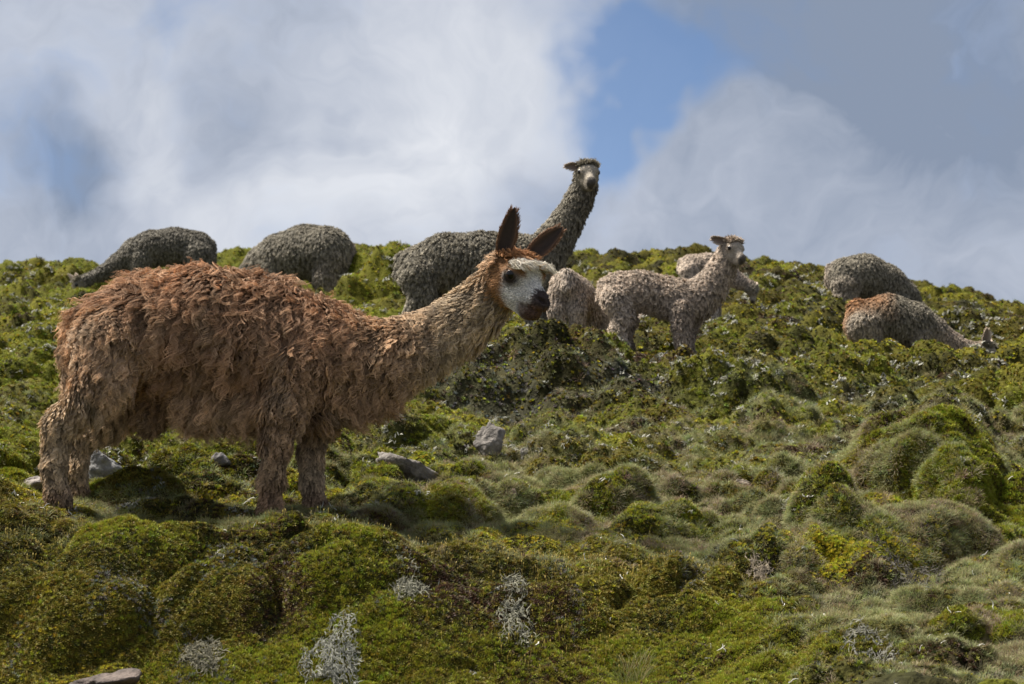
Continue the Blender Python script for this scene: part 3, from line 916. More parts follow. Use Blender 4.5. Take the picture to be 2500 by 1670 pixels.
def surface_nets(Fv, org, h):
    nx, ny, nz = Fv.shape
    ins = Fv < 0
    c = np.zeros((nx - 1, ny - 1, nz - 1), np.int8)
    for dx in (0, 1):
        for dy in (0, 1):
            for dz in (0, 1):
                c += ins[dx:nx - 1 + dx, dy:ny - 1 + dy, dz:nz - 1 + dz]
    act = (c > 0) & (c < 8)
    idx = np.full(act.shape, -1, np.int64)
    ijk = np.argwhere(act)
    idx[act] = np.arange(len(ijk))
    acc = np.zeros((len(ijk), 3)); cnt = np.zeros(len(ijk))
    corners = [(x, y, z) for x in (0, 1) for y in (0, 1) for z in (0, 1)]
    for a in corners:
        for ax in range(3):
            if a[ax] == 1:
                continue
            b = list(a); b[ax] = 1
            fa = Fv[ijk[:, 0] + a[0], ijk[:, 1] + a[1], ijk[:, 2] + a[2]]
            fb = Fv[ijk[:, 0] + b[0], ijk[:, 1] + b[1], ijk[:, 2] + b[2]]
            m = (fa < 0) != (fb < 0)
            t = np.where(m, fa / np.where(m, fa - fb, 1), 0)
            p = np.array(a, float)[None] + t[:, None] * (np.array(b, float) - np.array(a, float))[None]
            acc += np.where(m[:, None], p, 0); cnt += m
    V = org + (ijk + acc / cnt[:, None]) * h
    quads = []
    for ax in range(3):
        sl0 = [slice(None)] * 3; sl1 = [slice(None)] * 3
        sl0[ax] = slice(0, -1); sl1[ax] = slice(1, None)
        s0, s1 = ins[tuple(sl0)], ins[tuple(sl1)]
        e = np.argwhere(s0 != s1)
        o1, o2 = [(1, 2), (2, 0), (0, 1)][ax]
        ok = (e[:, o1] > 0) & (e[:, o2] > 0) & (e[:, o1] < Fv.shape[o1] - 1) & (e[:, o2] < Fv.shape[o2] - 1)
        e = e[ok]

        def cell(d1, d2):
            q = e.copy(); q[:, o1] -= d1; q[:, o2] -= d2
            return idx[q[:, 0], q[:, 1], q[:, 2]]
        q = np.stack([cell(1, 1), cell(0, 1), cell(0, 0), cell(1, 0)], 1)
        flip = ~s0[e[:, 0], e[:, 1], e[:, 2]]
        q[flip] = q[flip][:, ::-1]
        quads.append(q)
    return V, np.concatenate(quads)


def vert_normals(V, F):
    fn = np.cross(V[F[:, 2]] - V[F[:, 0]], V[F[:, 3]] - V[F[:, 1]])
    n = np.zeros_like(V)
    for c in range(4):
        np.add.at(n, F[:, c], fn)
    return n / (np.linalg.norm(n, axis=1)[:, None] + 1e-12), fn


def hair_object(name, pts, rad, col, m, parent):
    """pts (n, k, 3) strands -> one hair object"""
    n, k = pts.shape[:2]
    h = bpy.data.hair_curves.new(name)
    h.add_curves([k] * n)
    h.attributes['position'].data.foreach_set('vector', pts.astype(np.float32).ravel())
    a = h.attributes.get('radius') or h.attributes.new('radius', 'FLOAT', 'POINT')
    a.data.foreach_set('value', rad.astype(np.float32).ravel())
    c4 = np.ones((n, 4), np.float32); c4[:, :3] = np.clip(col, .002, .9)
    a = h.attributes.new('col', 'FLOAT_COLOR', 'CURVE'); a.data.foreach_set('color', c4.ravel())
    h.materials.append(m)
    o = bpy.data.objects.new(name, h)
    COL.objects.link(o)
    o.parent = parent
    return o


def unit(v):
    v = np.asarray(v, float)
    return v / (np.linalg.norm(v) + 1e-12)


def grow(root, nrm, comb, ln, col, r, strands, rad, curl, lockr, K=7, lift=.55, droop=.6, freq=1.6, close=.88, phase=None):
    """locks of wool: each a bundle of strands that wave together and close towards the tip"""
    n = len(root)
    T = comb - nrm * (comb * nrm).sum(1)[:, None]
    T /= np.linalg.norm(T, axis=1)[:, None] + 1e-6
    B = np.cross(nrm, T)
    down = np.array([0, 0, -1.0])
    pos = np.zeros((n, K, 3)); p = root.copy()
    ph = r.random(n) * 6.28; fr = freq * r.uniform(.7, 1.4, n); am = curl * (ln * r.uniform(.06, .16, n) + .05 * np.minimum(ln, .05))
    if phase is not None:      # neighbouring locks wave in step
        ph = phase + r.normal(0, .45, n); fr = freq * r.uniform(.88, 1.12, n)
    lf = lift * r.uniform(.4, 1.7, n)
    for j in range(K):
        t = j / (K - 1)
        d = T + nrm * (lf * (1 - .75 * t))[:, None] + down * (droop * t)
        into = np.minimum((d * nrm).sum(1), .02)
        d = d - nrm * into[:, None]
        d /= np.linalg.norm(d, axis=1)[:, None] + 1e-6
        if j:
            p = p + d * (ln / (K - 1))[:, None]
        w = am * t ** .6
        pos[:, j] = p + B * (np.sin(6.28 * fr * t + ph) * w)[:, None] + nrm * ((np.cos(6.28 * fr * t + ph * 1.3) * .6 + .6) * w)[:, None]
    S = strands
    th = r.random((n, S)) * 6.28; rr = np.sqrt(r.random((n, S))) * lockr
    off = T[:, None, :] * (np.cos(th) * rr)[..., None] + B[:, None, :] * (np.sin(th) * rr)[..., None]
    t = np.linspace(0, 1, K)
    clump = (1 - close * t ** .65)
    jit = r.normal(0, 1, (n, S, 1, 3)) * (ln * .016)[:, None, None, None] * (t ** 1.5)[None, None, :, None]
    P = pos[:, None, :, :] + off[:, :, None, :] * clump[None, None, :, None] + jit
    lens = r.uniform(.72, 1.08, (n, S, 1, 1))
    P = P[:, :, :1] + (P - P[:, :, :1]) * lens
    P = P.reshape(n * S, K, 3)
    radius = np.broadcast_to(rad * (1 - .75 * t ** 1.3), (n * S, K)).copy()
    cc = col * r.uniform(.52, 1.42, n)[:, None]
    C = cc[:, None, :] * r.uniform(.85, 1.15, (n, S, 1))
    return P, radius, C.reshape(n * S, 3)


HEAD_PRIMS = [   # name, a, b, ra, rb  in the head frame (forward, right, up), metres
    ('skull', (-.015, 0, .0), (.035, 0, .004), .074, .066),
    ('brow', (.06, -.028, .012), (.06, .028, .012), .044, .044),
    ('bridge', (.075, 0, -.008), (.155, 0, -.040), .040, .026),
    ('upperlip', (.120, 0, -.050), (.178, 0, -.060), .035, .026),
    ('nose', (.176, -.010, -.046), (.176, .010, -.046), .0195, .0195),
    ('jaw', (.02, 0, -.062), (.125, 0, -.092), .044, .027),
    ('chin', (.125, 0, -.092), (.160, 0, -.095), .025, .020),
    ('cheek', (.015, -.036, -.04), (.075, -.022, -.060), .042, .032),
    ('cheek', (.015, .036, -.04), (.075, .022, -.060), .042, .032),
    ('lid', (.064, -.060, .012), (.074, -.055, .012), .019, .017),
    ('lid', (.064, .060, .012), (.074, .055, .012), .019, .017)]


def face_colour(q, style, r):
    """pigment of the short face hair in the head frame (q in head units), with a fleece-length field"""
    f, s, u = q[:, 0], q[:, 1], q[:, 2]
    n = len(q)
    jit = r.normal(0, .006, n)
    if style == 'brown':
        c = np.tile(np.array(TAN) * np.array([1.0, .82, .62]), (n, 1))
        white = sst(.035, .065, f + jit + .25 * np.minimum(0, -.0 + u) * 0) * sst(.012, -.012, u - .9 * (f - .06) * 0 - .012) * (1 - sst(.030, .044, np.abs(s)) * sst(.045, -.02, -u - .01) * 0)
        blaze = sst(.03, .06, f) * sst(.042, .024, np.abs(s)) * sst(.07, .04, u)
        white = np.clip(np.maximum(white, blaze), 0, 1)
        c = c * (1 - white[:, None]) + np.array(WHITE) * white[:, None]
        orange = sst(.02, .045, u) * sst(.055, .02, f)
        c = c * (1 - orange[:, None]) + np.array(ORANGE) * orange[:, None]
        eye = np.exp(-(((f - .070) / .030) ** 2 + ((np.abs(s) - .060) / .026) ** 2 + ((u - .002) / .026) ** 2))
        eye = np.clip(eye * 1.9, 0, 1)
        c = c * (1 - eye[:, None]) + np.array([.045, .032, .025]) * eye[:, None]
        muz = sst(.156, .170, f + jit + .50 * np.clip(-.058 - u, 0, .04))
        pad = muz * sst(-.072, -.058, u)
        c = c * (1 - muz[:, None]) + np.array([.085, .048, .034]) * muz[:, None]
        c = c * (1 - pad[:, None]) + np.array([.040, .027, .023]) * pad[:, None]
        low = sst(.10, .13, f) * sst(-.055, -.075, u)
        c = c * (1 - .85 * low[:, None]) + np.array([.10, .055, .036]) * .85 * low[:, None]
        fleece = sst(.03, -.01, f) * .9
    else:
        base = np.array(PALE) * 1.15 if style == 'pale' else np.array(GREY) * 1.35
        c = np.tile(base, (n, 1))
        mz = sst(.10, .145, f)
        lite = np.array([.36, .31, .25])
        c = c * (1 - .65 * sst(.05, .09, f)[:, None]) + lite * .65 * sst(.05, .09, f)[:, None]
        dk = sst(.166, .182, f + .25 * np.clip(-.05 - u, 0, .03))
        c = c * (1 - .85 * dk[:, None]) + np.array([.035, .030, .028]) * .85 * dk[:, None]
        eye = np.exp(-(((f - .070) / .024) ** 2 + ((np.abs(s) - .062) / .02) ** 2 + ((u - .008) / .02) ** 2))
        c = c * (1 - .8 * eye[:, None]) + np.array([.03, .025, .02]) * .8 * eye[:, None]
        fleece = sst(.07, .03, f)
    return c, fleece


def ear_mesh(base, tipdir, side, length, s, wide=1.0):
    """curved pointed ear: an open leaf-shaped shell with thickness"""
    t = unit(tipdir)
    # the hollow of the ear opens forwards, the shell bows backwards
    w = unit(np.cross(t, side)); bow = unit(np.cross(w, t))
    nu, nv = 12, 9
    V = []
    L = length
    prof = lambda u: (max(0.0, math.sin(math.pi * min(1, (u * .84 + .16)))) ** .75) * .170
    for shell in (0, 1):
        for i in range(nu):
            u = i / (nu - 1)
            half = max(prof(u), .01) * L * wide
            for j in range(nv):
                v = -1 + 2 * j / (nv - 1)
                depth = (v * v) * half * .85
                p = base + t * (u * L) + w * (v * half) + bow * (depth - .10 * L * math.sin(u * 2.6) * .4)
                if shell:
                    p = p - bow * (.010 * s * (1 - .8 * abs(v)) * (1 - .6 * u))
                V.append(p)
    F = []
    m = nu * nv
    for i in range(nu - 1):
        for j in range(nv - 1):
            a = i * nv + j
            F.append((a, a + 1, a + nv + 1, a + nv))
            F.append((m + a, m + a + nv, m + a + nv + 1, m + a + 1))
    for i in range(nu - 1):
        for j in (0, nv - 1):
            a = i * nv + j
            q = (a, a + nv, m + a + nv, m + a)
            F.append(q if j == 0 else q[::-1])
    for i in (0, nu - 1):
        for j in range(nv - 1):
            a = i * nv + j
            q = (a, a + 1, m + a + 1, m + a)
            F.append(q[::-1] if i == 0 else q)
    return np.array(V), np.array(F), t, bow, w, nu, nv


def uv_ball(c, rad, ax=(1, 1, 1), seg=20, ring=12):
    V, F = [], []
    for i in range(ring + 1):
        th = math.pi * i / ring
        for j in range(seg):
            ph = 2 * math.pi * j / seg
            V.append(np.array(c) + rad * np.array([math.sin(th) * math.cos(ph) * ax[0], math.sin(th) * math.sin(ph) * ax[1], math.cos(th) * ax[2]]))
    for i in range(ring):
        for j in range(seg):
            F.append((i * seg + j, i * seg + (j + 1) % seg, (i + 1) * seg + (j + 1) % seg, (i + 1) * seg + j))
    return np.array(V), np.array(F)


def body_tint(A, q, col, r):
    """patches of fleece colour that belong to the animal; q = local position"""
    n = len(q)
    nz = fbm(q[:, 0] * 6 + 5, q[:, 2] * 6 + q[:, 1] * 3, 301, 4)[:, None]
    if A['key'] == 'brown':
        ppm = A['ppm']
        px = q[:, 0] * ppm + A['base'][0]; py = A['base'][1] - q[:, 2] * ppm
        nk = sst(900, 1040, px + 60 * (nz[:, 0] - .5))[:, None]
        nape = (sst(1080, 1130, px) * sst(700, 640, py))[:, None]
        col = col * (1 - nk) + np.array(BEIGE) * .95 * nk
        col = col * (1 - nape * .8) + np.array(TAN) * nape * .8
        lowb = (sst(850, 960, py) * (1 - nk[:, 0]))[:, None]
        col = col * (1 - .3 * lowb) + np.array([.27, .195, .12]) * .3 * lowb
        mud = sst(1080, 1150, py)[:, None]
        col = col * (1 - .6 * mud) + np.array(MUD_AND_SHADE) * .6 * mud
        col = col * (.78 + .5 * nz)
        dust = sst(.56, .68, fbm(q[:, 0] * 14, q[:, 2] * 14, 311, 3))[:, None]
        col = col * (1 - .35 * dust) + np.array([.22, .17, .11]) * .35 * dust
    else:
        col = col * (.75 + .5 * nz)
        if A['key'] == 'rust_rump':
            ppm = A['ppm']
            px = q[:, 0] * ppm + A['base'][0]; py = A['base'][1] - q[:, 2] * ppm
            k = (sst(2065, 2020, px + 40 * (nz[:, 0] - .5)) * sst(760, 715, py + 30 * (nz[:, 0] - .5)))[:, None]
            col = col * (1 - .85 * k) + np.array(ORANGE) * .85 * k
    return col


def build_alpaca(A, seed):
    r = np.random.default_rng(seed)
    ppm, bx, by = A['ppm'], *A['base']
    root = bpy.data.objects.new("alpaca", None)
    COL.objects.link(root)
    rz = float(ground_z(A['root'][0], A['root'][1])[0])
    root.location = (A['root'][0], A['root'][1], rz)
    dz0 = A['root'][2] - rz            # traced base relative to the real ground under it
    tag(root, A['label'], 'alpaca', 'herd of alpacas on the hillside')

    def loc(p):
        return np.array([(p[0] - bx) / ppm, p[2], (by - p[1]) / ppm + dz0])

    prims = []      # (a, b, ra, rb, lat, col, hairlen, comb, name)
    feet = []
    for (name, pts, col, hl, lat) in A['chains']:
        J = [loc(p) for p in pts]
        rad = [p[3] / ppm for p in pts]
        if 'leg' in name:
            gz = float(ground_z(A['root'][0] + J[-1][0], A['root'][1] + J[-1][1])[0]) - rz
            k = (gz + rad[-1] * .75) - J[-1][2]
            for i in range(1, len(J)):
                J[i][2] += k * (i / (len(J) - 1)) ** 1.5
            feet.append(J[-1])
            fd = 1 if (A['head']['f'][0] >= 0) else -1
            toe = J[-1] + np.array([fd * rad[-1] * .9, -rad[-1] * .2, -rad[-1] * .30])
            J.append(toe); rad.append(rad[-1] * .72)
        for i in range(len(J) - 1):
            a, b = J[i], J[i + 1]
            ax = unit(b - a)
            if name in ('torso', 'belly', 'groin'):
                fd = 1 if (A['head']['f'][0] >= 0) else -1
                comb = np.array([-.12 * fd, 0, -1.0])
            elif name == 'neck':
                comb = -ax * .55 + np.array([0, 0, -.75])
            elif 'leg' in name:
                comb = np.array([0, 0, -1.0]) + ax * .3
            else:
                comb = ax + np.array([0, 0, -.5])
            hlen = hl
            c_ = np.array(col, float)
            if 'leg' in name:
                t = i / max(1, len(J) - 2)
                hlen = hl * (1.15 - .55 * t)
                if i == len(J) - 2:
                    hlen, c_ = .012, np.array(MUD_AND_SHADE) * .7 if A['key'] == 'brown' else np.array(col) * .6
                if t < .35:
                    c_ = c_ * .35 + np.array(A['chains'][0][2]) * .65
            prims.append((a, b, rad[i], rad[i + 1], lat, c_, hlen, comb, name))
    # head
    H = A['head']; s = H['s']
    f = unit(H['f']); rt = unit(np.cross(f, (0, 0, 1))); up = np.cross(rt, f)
    hc = loc(H['at'])
    X = lambda q: hc + s * (f * q[0] + rt * q[1] + up * q[2])
    hp = [(X(a), X(b), ra * s, rb * s) for (_, a, b, ra, rb) in HEAD_PRIMS]
    # a short neck bridge into the skull
    na = prims[[i for i, p in enumerate(prims) if p[8] == 'neck'][-1]]
    prims.append((na[1], X((-.02, 0, -.02)), na[3], .064 * s, 1.0, na[5], na[6] * .85, na[7], 'neck'))
    ends = np.array([p[0] for p in prims] + [p[1] for p in prims] + [h[0] for h in hp] + [h[1] for h in hp])
    rr_ = max(p[2] for p in prims)
    lo, hi = ends.min(0) - rr_ - .06, ends.max(0) + rr_ + .06
    h = A['vox']
    n = np.ceil((hi - lo) / h).astype(int) + 1
    kb, kh = .013 * (1 if A['d'] < 12 or s > .8 else .7), .0085 * s
    Sb = np.zeros(n); Sh = np.zeros(n)
    ax_ = [lo[i] + np.arange(n[i]) * h for i in range(3)]

    def accumulate(S, a, b, ra, rb, lat, k, kdist):
        m = max(ra, rb) + kdist
        i0 = np.clip(np.floor((np.minimum(a, b) - m - lo) / h).astype(int), 0, n)
        i1 = np.clip(np.ceil((np.maximum(a, b) + m - lo) / h).astype(int) + 1, 0, n)
        g = np.stack(np.meshgrid(*[ax_[i][i0[i]:i1[i]] for i in range(3)], indexing='ij'), -1)
        d = seg_dist(g, a, b, ra, rb, lat)
        S[i0[0]:i1[0], i0[1]:i1[1], i0[2]:i1[2]] += np.exp(np.clip(-d / k, -80, 60))

    for p in prims:
        accumulate(Sb, p[0], p[1], p[2], p[3], p[4], kb, kb * 8)
    for p in hp:
        accumulate(Sh, p[0], p[1], p[2], p[3], 1.0, kh, kh * 9)
    db = -kb * np.log(np.maximum(Sb, 1e-30)); dh = -kh * np.log(np.maximum(Sh, 1e-30))
    kk = .010
    D = -kk * np.log(np.exp(np.clip(-db / kk, -60, 60)) + np.exp(np.clip(-dh / kk, -60, 60)))
    # mouth line and nostrils pressed into the muzzle, eye sockets
    def carve(a, b, ra, rb, k=.004):
        m = max(ra, rb) + .03
        i0 = np.clip(np.floor((np.minimum(a, b) - m - lo) / h).astype(int), 0, n)
        i1 = np.clip(np.ceil((np.maximum(a, b) + m - lo) / h).astype(int) + 1, 0, n)
        g = np.stack(np.meshgrid(*[ax_[i][i0[i]:i1[i]] for i in range(3)], indexing='ij'), -1)
        d = seg_dist(g, a, b, ra, rb, 1.0)
        sl = (slice(i0[0], i1[0]), slice(i0[1], i1[1]), slice(i0[2], i1[2]))
        D[sl] = np.maximum(D[sl], -d)
    if A['key'] == 'brown':
        for sg in (-1, 1):
            carve(X((.196, sg * .010, -.046)), X((.185, sg * .024, -.036)), .008 * s, .007 * s)
            carve(X((.190, sg * .012, -.083)), X((.115, sg * .042, -.076)), .0075 * s, .006 * s)
        carve(X((.196, -.012, -.084)), X((.196, .012, -.084)), .0075 * s, .0075 * s)
    V, F = surface_nets(D, lo, h)
    # relax a little
    for _ in range(2):
        acc = np.zeros_like(V); cnt = np.zeros(len(V))
        for c in range(4):
            a_, b_ = F[:, c], F[:, (c + 1) % 4]
            np.add.at(acc, a_, V[b_]); np.add.at(cnt, a_, 1)
            np.add.at(acc, b_, V[a_]); np.add.at(cnt, b_, 1)
        V = .55 * V + .45 * acc / cnt[:, None]
    N_, _ = vert_normals(V, F)
    # blended attributes
    D_i = np.stack([seg_dist(V, p[0], p[1], p[2], p[3], p[4]) for p in prims], 1)
    wgt = np.exp(-np.clip(D_i - D_i.min(1, keepdims=True), 0, .5) / .018)
    wgt /= wgt.sum(1, keepdims=True)
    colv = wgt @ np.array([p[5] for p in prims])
    lenv = wgt @ np.array([p[6] for p in prims])
    combv = wgt @ np.array([p[7] for p in prims])
    Dh = np.min(np.stack([seg_dist(V, p[0], p[1], p[2], p[3], 1.0) for p in hp], 1), 1)
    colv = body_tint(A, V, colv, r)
    q = (V - hc) / s
    q = np.stack([q @ f, q @ rt, q @ up], 1)
    headw = sst(.012, -.008, Dh - D_i.min(1)) * (q[:, 0] > -.09)
    fc, ffl = face_colour(q, H['style'], r)
    faceonly = headw * sst(-.035, .015, q[:, 0])
    colv = colv * (1 - faceonly[:, None]) + fc * faceonly[:, None]
    hshort = .009 * s
    if H['style'] == 'brown':
        lf_ = hshort + (.026 - hshort) * np.clip(ffl, 0, 1)
    else:
        lf_ = hshort + (.022 - hshort) * np.clip(ffl, 0, 1)
    lenv = lenv * (1 - faceonly) + lf_ * faceonly
    backwards = -f + np.array([0, 0, -.25])
    combv = combv * (1 - faceonly[:, None]) + backwards * faceonly[:, None]
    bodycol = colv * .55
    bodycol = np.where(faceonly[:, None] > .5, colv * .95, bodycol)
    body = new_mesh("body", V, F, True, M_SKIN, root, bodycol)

    # ---- fleece
    tri = np.concatenate([F[:, [0, 1, 2]], F[:, [0, 2, 3]]])
    tn = np.cross(V[tri[:, 1]] - V[tri[:, 0]], V[tri[:, 2]] - V[tri[:, 0]])
    area = np.linalg.norm(tn, axis=1)
    fo = faceonly[tri].mean(1)
    nrm_t = N_[tri].mean(1)

    def sample(nr, w):
        cs = np.cumsum(w)
        t = np.clip(np.searchsorted(cs, r.random(nr) * cs[-1]), 0, len(tri) - 1)
        u, v = r.random(nr), r.random(nr)
        sw = u + v > 1
        u[sw], v[sw] = 1 - u[sw], 1 - v[sw]
        b = np.stack([1 - u - v, u, v], 1)
        g = lambda arr: (arr[tri[t]] * b.reshape(nr, 3, *([1] * (arr.ndim - 1)))).sum(1)
        nn = g(N_); nn /= np.linalg.norm(nn, axis=1)[:, None] + 1e-9
        return g(V), nn, g(combv), g(lenv), g(colv)

    visible = np.where(nrm_t[:, 1] < .25, 1.0, .35)          # the far side needs fewer locks
    wool_w = area * visible * (1 - fo)
    small = np.clip(.05 / np.maximum(lenv[tri].mean(1), .01), .6, 2.2)      # shorter wool, more locks
    pw, nw, cw, lw, colw = sample(A['locks'], wool_w * small)
    # swirling comb
    sw = fbm(pw[:, 0] * 5 + 3, pw[:, 2] * 5 + pw[:, 1] * 4, 401 + seed, 3) - .5
    side = np.cross(nw, cw)
    cw = cw + side * (sw * 1.6)[:, None] + r.normal(0, .16, cw.shape)
    lw = lw * r.uniform(.7, 1.2, len(lw))
    if A['key'] == 'brown':        # the fleece parts into hanks a few centimetres wide
        hk = fbm(pw[:, 0] * 42 + 3 * pw[:, 1], pw[:, 2] * 24 + 14 * pw[:, 1], 431, 2)
        hk = sst(.28, .72, hk)
        lw = lw * (.74 + .42 * hk)
        pw = pw + nw * (.005 * hk * np.clip(lw / .08, 0, 1.2))[:, None]
        colw = colw * (.78 + .46 * hk)[:, None]
    brown = A['key'] == 'brown'
    P_, R_, C_ = grow(pw, nw, cw, lw, colw, r, A['strands'], A['rad'], A['curl'] * (1.25 if brown else 2.0), .0046 if brown else A['rad'] * 2.8,
                      K=11 if brown else 6, lift=.36 if brown else .80, droop=.6, freq=2.1 if brown else 1.9, close=.9 if brown else .45,
                      phase=(22 * fbm(pw[:, 0] * 8 + 2 * pw[:, 1], pw[:, 2] * 8 + 5 * pw[:, 1], 441, 2)) if brown else None)
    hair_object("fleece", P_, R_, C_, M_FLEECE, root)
    # ---- short face hair
    nface = 15000 if brown else 1500
    w = area * fo
    if w.sum() > 0:
        pf, nf, cf, lf, colf = sample(nface, w)
        keep = np.ones(len(pf), bool)
        qf = (pf - hc) / s
        qf = np.stack([qf @ f, qf @ rt, qf @ up], 1)
        for sg in (-1, 1):
            keep &= np.linalg.norm(qf - np.array([.074, sg * .062, .010]), axis=1) > .024
        if brown:
            keep &= ~((qf[:, 0] > .165) & (r.random(len(qf)) < .8))
        P_, R_, C_ = grow(pf[keep], nf[keep], cf[keep], lf[keep], colf[keep], r, 2, A['rad'] * .75, .5, .002, K=4, lift=.35, droop=.1, freq=.5)
        hair_object("face_hair", P_, R_, C_, M_FLEECE, root)
    # ---- topknot
    nk = 700 if brown else 420
    th = r.uniform(-1, 1, nk)
    if brown:
        pk = np.array([X((.030 + .055 * r.random(), t_ * .050, .052 - .020 * t_ * t_)) for t_ in th])
        ck = np.tile(f * .55 + np.array([0, 0, -.75]), (nk, 1)) + rt[None] * (th * .5)[:, None] + r.normal(0, .35, (nk, 3))
        lk = r.uniform(.03, .085, nk); ckol = np.tile(np.array([.50, .46, .39]), (nk, 1))
        og = r.random(nk) < .10
        ckol[og] = np.array(ORANGE) * 1.2
        P_, R_, C_ = grow(pk, np.tile(up, (nk, 1)), ck, lk, ckol, r, 6, .0008, 1.7, .005, K=8, lift=.16, droop=1.0, freq=1.3)
        # orange band between the ears
        nb = 420
        tb = r.uniform(-1, 1, nb)
        pb = np.array([X((-.01 + .03 * r.random(), t_ * .062, .066 - .018 * t_ * t_)) for t_ in tb])
        cb = r.normal(0, .4, (nb, 3)) + rt[None] * (tb * .4)[:, None] + f[None] * .3
        P2, R2, C2 = grow(pb, np.tile(up, (nb, 1)), cb, r.uniform(.025, .05, nb), np.tile(np.array(ORANGE) * 1.15, (nb, 1)), r, 5, .0008, 1.0, .005, K=8, lift=.9, droop=.3)
        P_, R_, C_ = np.concatenate([P_, P2]), np.concatenate([R_, R2]), np.concatenate([C_, C2])
    else:
        pk = np.array([X((-.03 + .085 * r.random(), t_ * .060, .064 - .026 * t_ * t_)) for t_ in th])
        ck = r.normal(0, .5, (nk, 3)) + f[None] * .3 + rt[None] * (th * .6)[:, None]
        kc = np.array(PALE) * .95 if H['style'] == 'pale' else np.array(GREY)
        P_, R_, C_ = grow(pk, np.tile(up, (nk, 1)), ck, r.uniform(.025, .060, nk) * s, np.tile(kc, (nk, 1)), r, 5, A['rad'], .8, .008, K=5, lift=2.0, droop=.2)
    hair_object("topknot", P_, R_, C_, M_FLEECE, root)
    # ---- ears and eyes
    for (td, sc), sg in zip(H['ears'], (1, -1)):
        b = X((-.015, sg * .056, .045))
        tdir = unit(np.array(td, float))
        sidev = rt * sg
        opening = unit(np.array([.25 * sg if sg > 0 else .1, -1.0, 0])) if brown else unit(f * .6 + sidev * .5)
        hlp = opening
        Ve, Fe, t_, bow, w_, nu, nv = ear_mesh(b, tdir, hlp, .150 * s * sc, s, 1.0 if brown else 1.55)
        m_ = nu * nv
        inner = np.array([.05, .036, .028]) if brown else np.array([.20, .15, .12])
        outer = np.array([.16, .085, .045]) if brown else (np.array(PALE) * 1.3)
        ce = np.concatenate([np.tile(outer, (m_, 1)), np.tile(outer, (m_, 1))])
        # the hollow is the side that faces the opening
        hollow_first = ((Ve[:m_].mean(0) - Ve[m_:].mean(0)) @ opening) > 0
        vv = np.tile(np.abs(np.linspace(-1, 1, nv)), nu)
        blend = sst(1.0, .62, vv)[:, None]
        part = slice(0, m_) if hollow_first else slice(m_, 2 * m_)
        ce[part] = outer * (1 - blend) + inner * blend
        ear = new_mesh("ear", Ve, Fe, True, M_SKIN, root, ce)
        if A['d'] < 18:
            rows, colsn = r.integers(0, nu - 1, 700 if brown else 160), r.integers(0, nv, 700 if brown else 160)
            edge = r.random(len(rows)) < .5
            colsn = np.where(edge, np.where(r.random(len(rows)) < .5, 0, nv - 1), colsn)
            ii = rows * nv + colsn + np.where(r.random(len(rows)) < .75, m_ if hollow_first else 0, 0 if hollow_first else m_)
            base_ = Ve[ii] + (Ve[np.minimum(ii + nv, len(Ve) - 1)] - Ve[ii]) * r.random(len(ii))[:, None] * (rows < nu - 2)[:, None]
            vs_ = np.linspace(-1, 1, nv)[colsn]
            outn = unit_rows(w_[None] * vs_[:, None] + (-bow if hollow_first else bow)[None] * .5)
            P2, R2, C2 = grow(base_, outn, np.tile(t_, (len(ii), 1)) + r.normal(0, .2, (len(ii), 3)), r.uniform(.012, .024, len(ii)) * s,
                              np.tile(outer * 1.15, (len(ii), 1)), r, 2, A['rad'] * .7, .4, .001, K=4, lift=.35, droop=.05)
            hair_object("ear_hair", P2, R2, C2, M_FLEECE, ear)
    for sg in (1, -1):
        Ve, Fe = uv_ball(X((.070, sg * .0625, .009)), .0205 * s)
        new_mesh("eye", Ve, Fe, True, M_EYE, root)
    return root


def unit_rows(a):
    return a / (np.linalg.norm(a, axis=1)[:, None] + 1e-9)


for i, A in enumerate(HERD):
    build_alpaca(A, 50 + i)


# ------------------------------------------------------------------ rocks, lichen clumps, grass tufts
def on_ground(px, py):
    """where the line of sight through a photograph point meets the hillside"""
    d = np.geomspace(5.6, 36, 3000)
    xc, zc = (px - 1173.5) * KP * d, (784 - py) * KP * d
    c, s_ = math.cos(PITCH), math.sin(PITCH)
    y, z = d * c - zc * s_, d * s_ + zc * c
    g = ground_z(xc, y)
    k = int(np.argmax(g >= z))
    return np.array([xc[k], y[k], g[k]]), d[k]


def rock_material():
    m, nt, b = mat("rock_grey")
    N, L = nt.nodes, nt.links
    tc = N.new('ShaderNodeTexCoord')
    n1 = N.new('ShaderNodeTexNoise'); n1.inputs['Scale'].default_value = 14; n1.inputs['Detail'].default_value = 9; n1.inputs['Roughness'].default_value = .65
    n2 = N.new('ShaderNodeTexNoise'); n2.inputs['Scale'].default_value = 38; n2.inputs['Detail'].default_value = 6
    L.new(tc.outputs['Object'], n1.inputs['Vector']); L.new(tc.outputs['Object'], n2.inputs['Vector'])
    cr = N.new('ShaderNodeValToRGB')
    e = cr.color_ramp.elements
    e[0].position, e[0].color = .36, (.055, .05, .045, 1)
    e[1].position, e[1].color = .70, (.25, .235, .215, 1)
    x = e.new(.5); x.color = (.12, .11, .10, 1)
    L.new(n1.outputs[0], cr.inputs[0])
    oi = N.new('ShaderNodeAttribute'); oi.attribute_name = 'Col'
    mx = N.new('ShaderNodeMix'); mx.data_type = 'RGBA'; mx.blend_type = 'MULTIPLY'; mx.inputs['Factor'].default_value = 1.0
    L.new(cr.outputs[0], mx.inputs['A']); L.new(oi.outputs['Color'], mx.inputs['B'])
    L.new(mx.outputs['Result'], b.inputs['Base Color'])
    bp = N.new('ShaderNodeBump'); bp.inputs['Strength'].default_value = .9; bp.inputs['Distance'].default_value = .02
    L.new(n2.outputs[0], bp.inputs['Height']); L.new(bp.outputs[0], b.inputs['Normal'])
    b.inputs['Roughness'].default_value = .9
    return m


M_ROCK = rock_material()


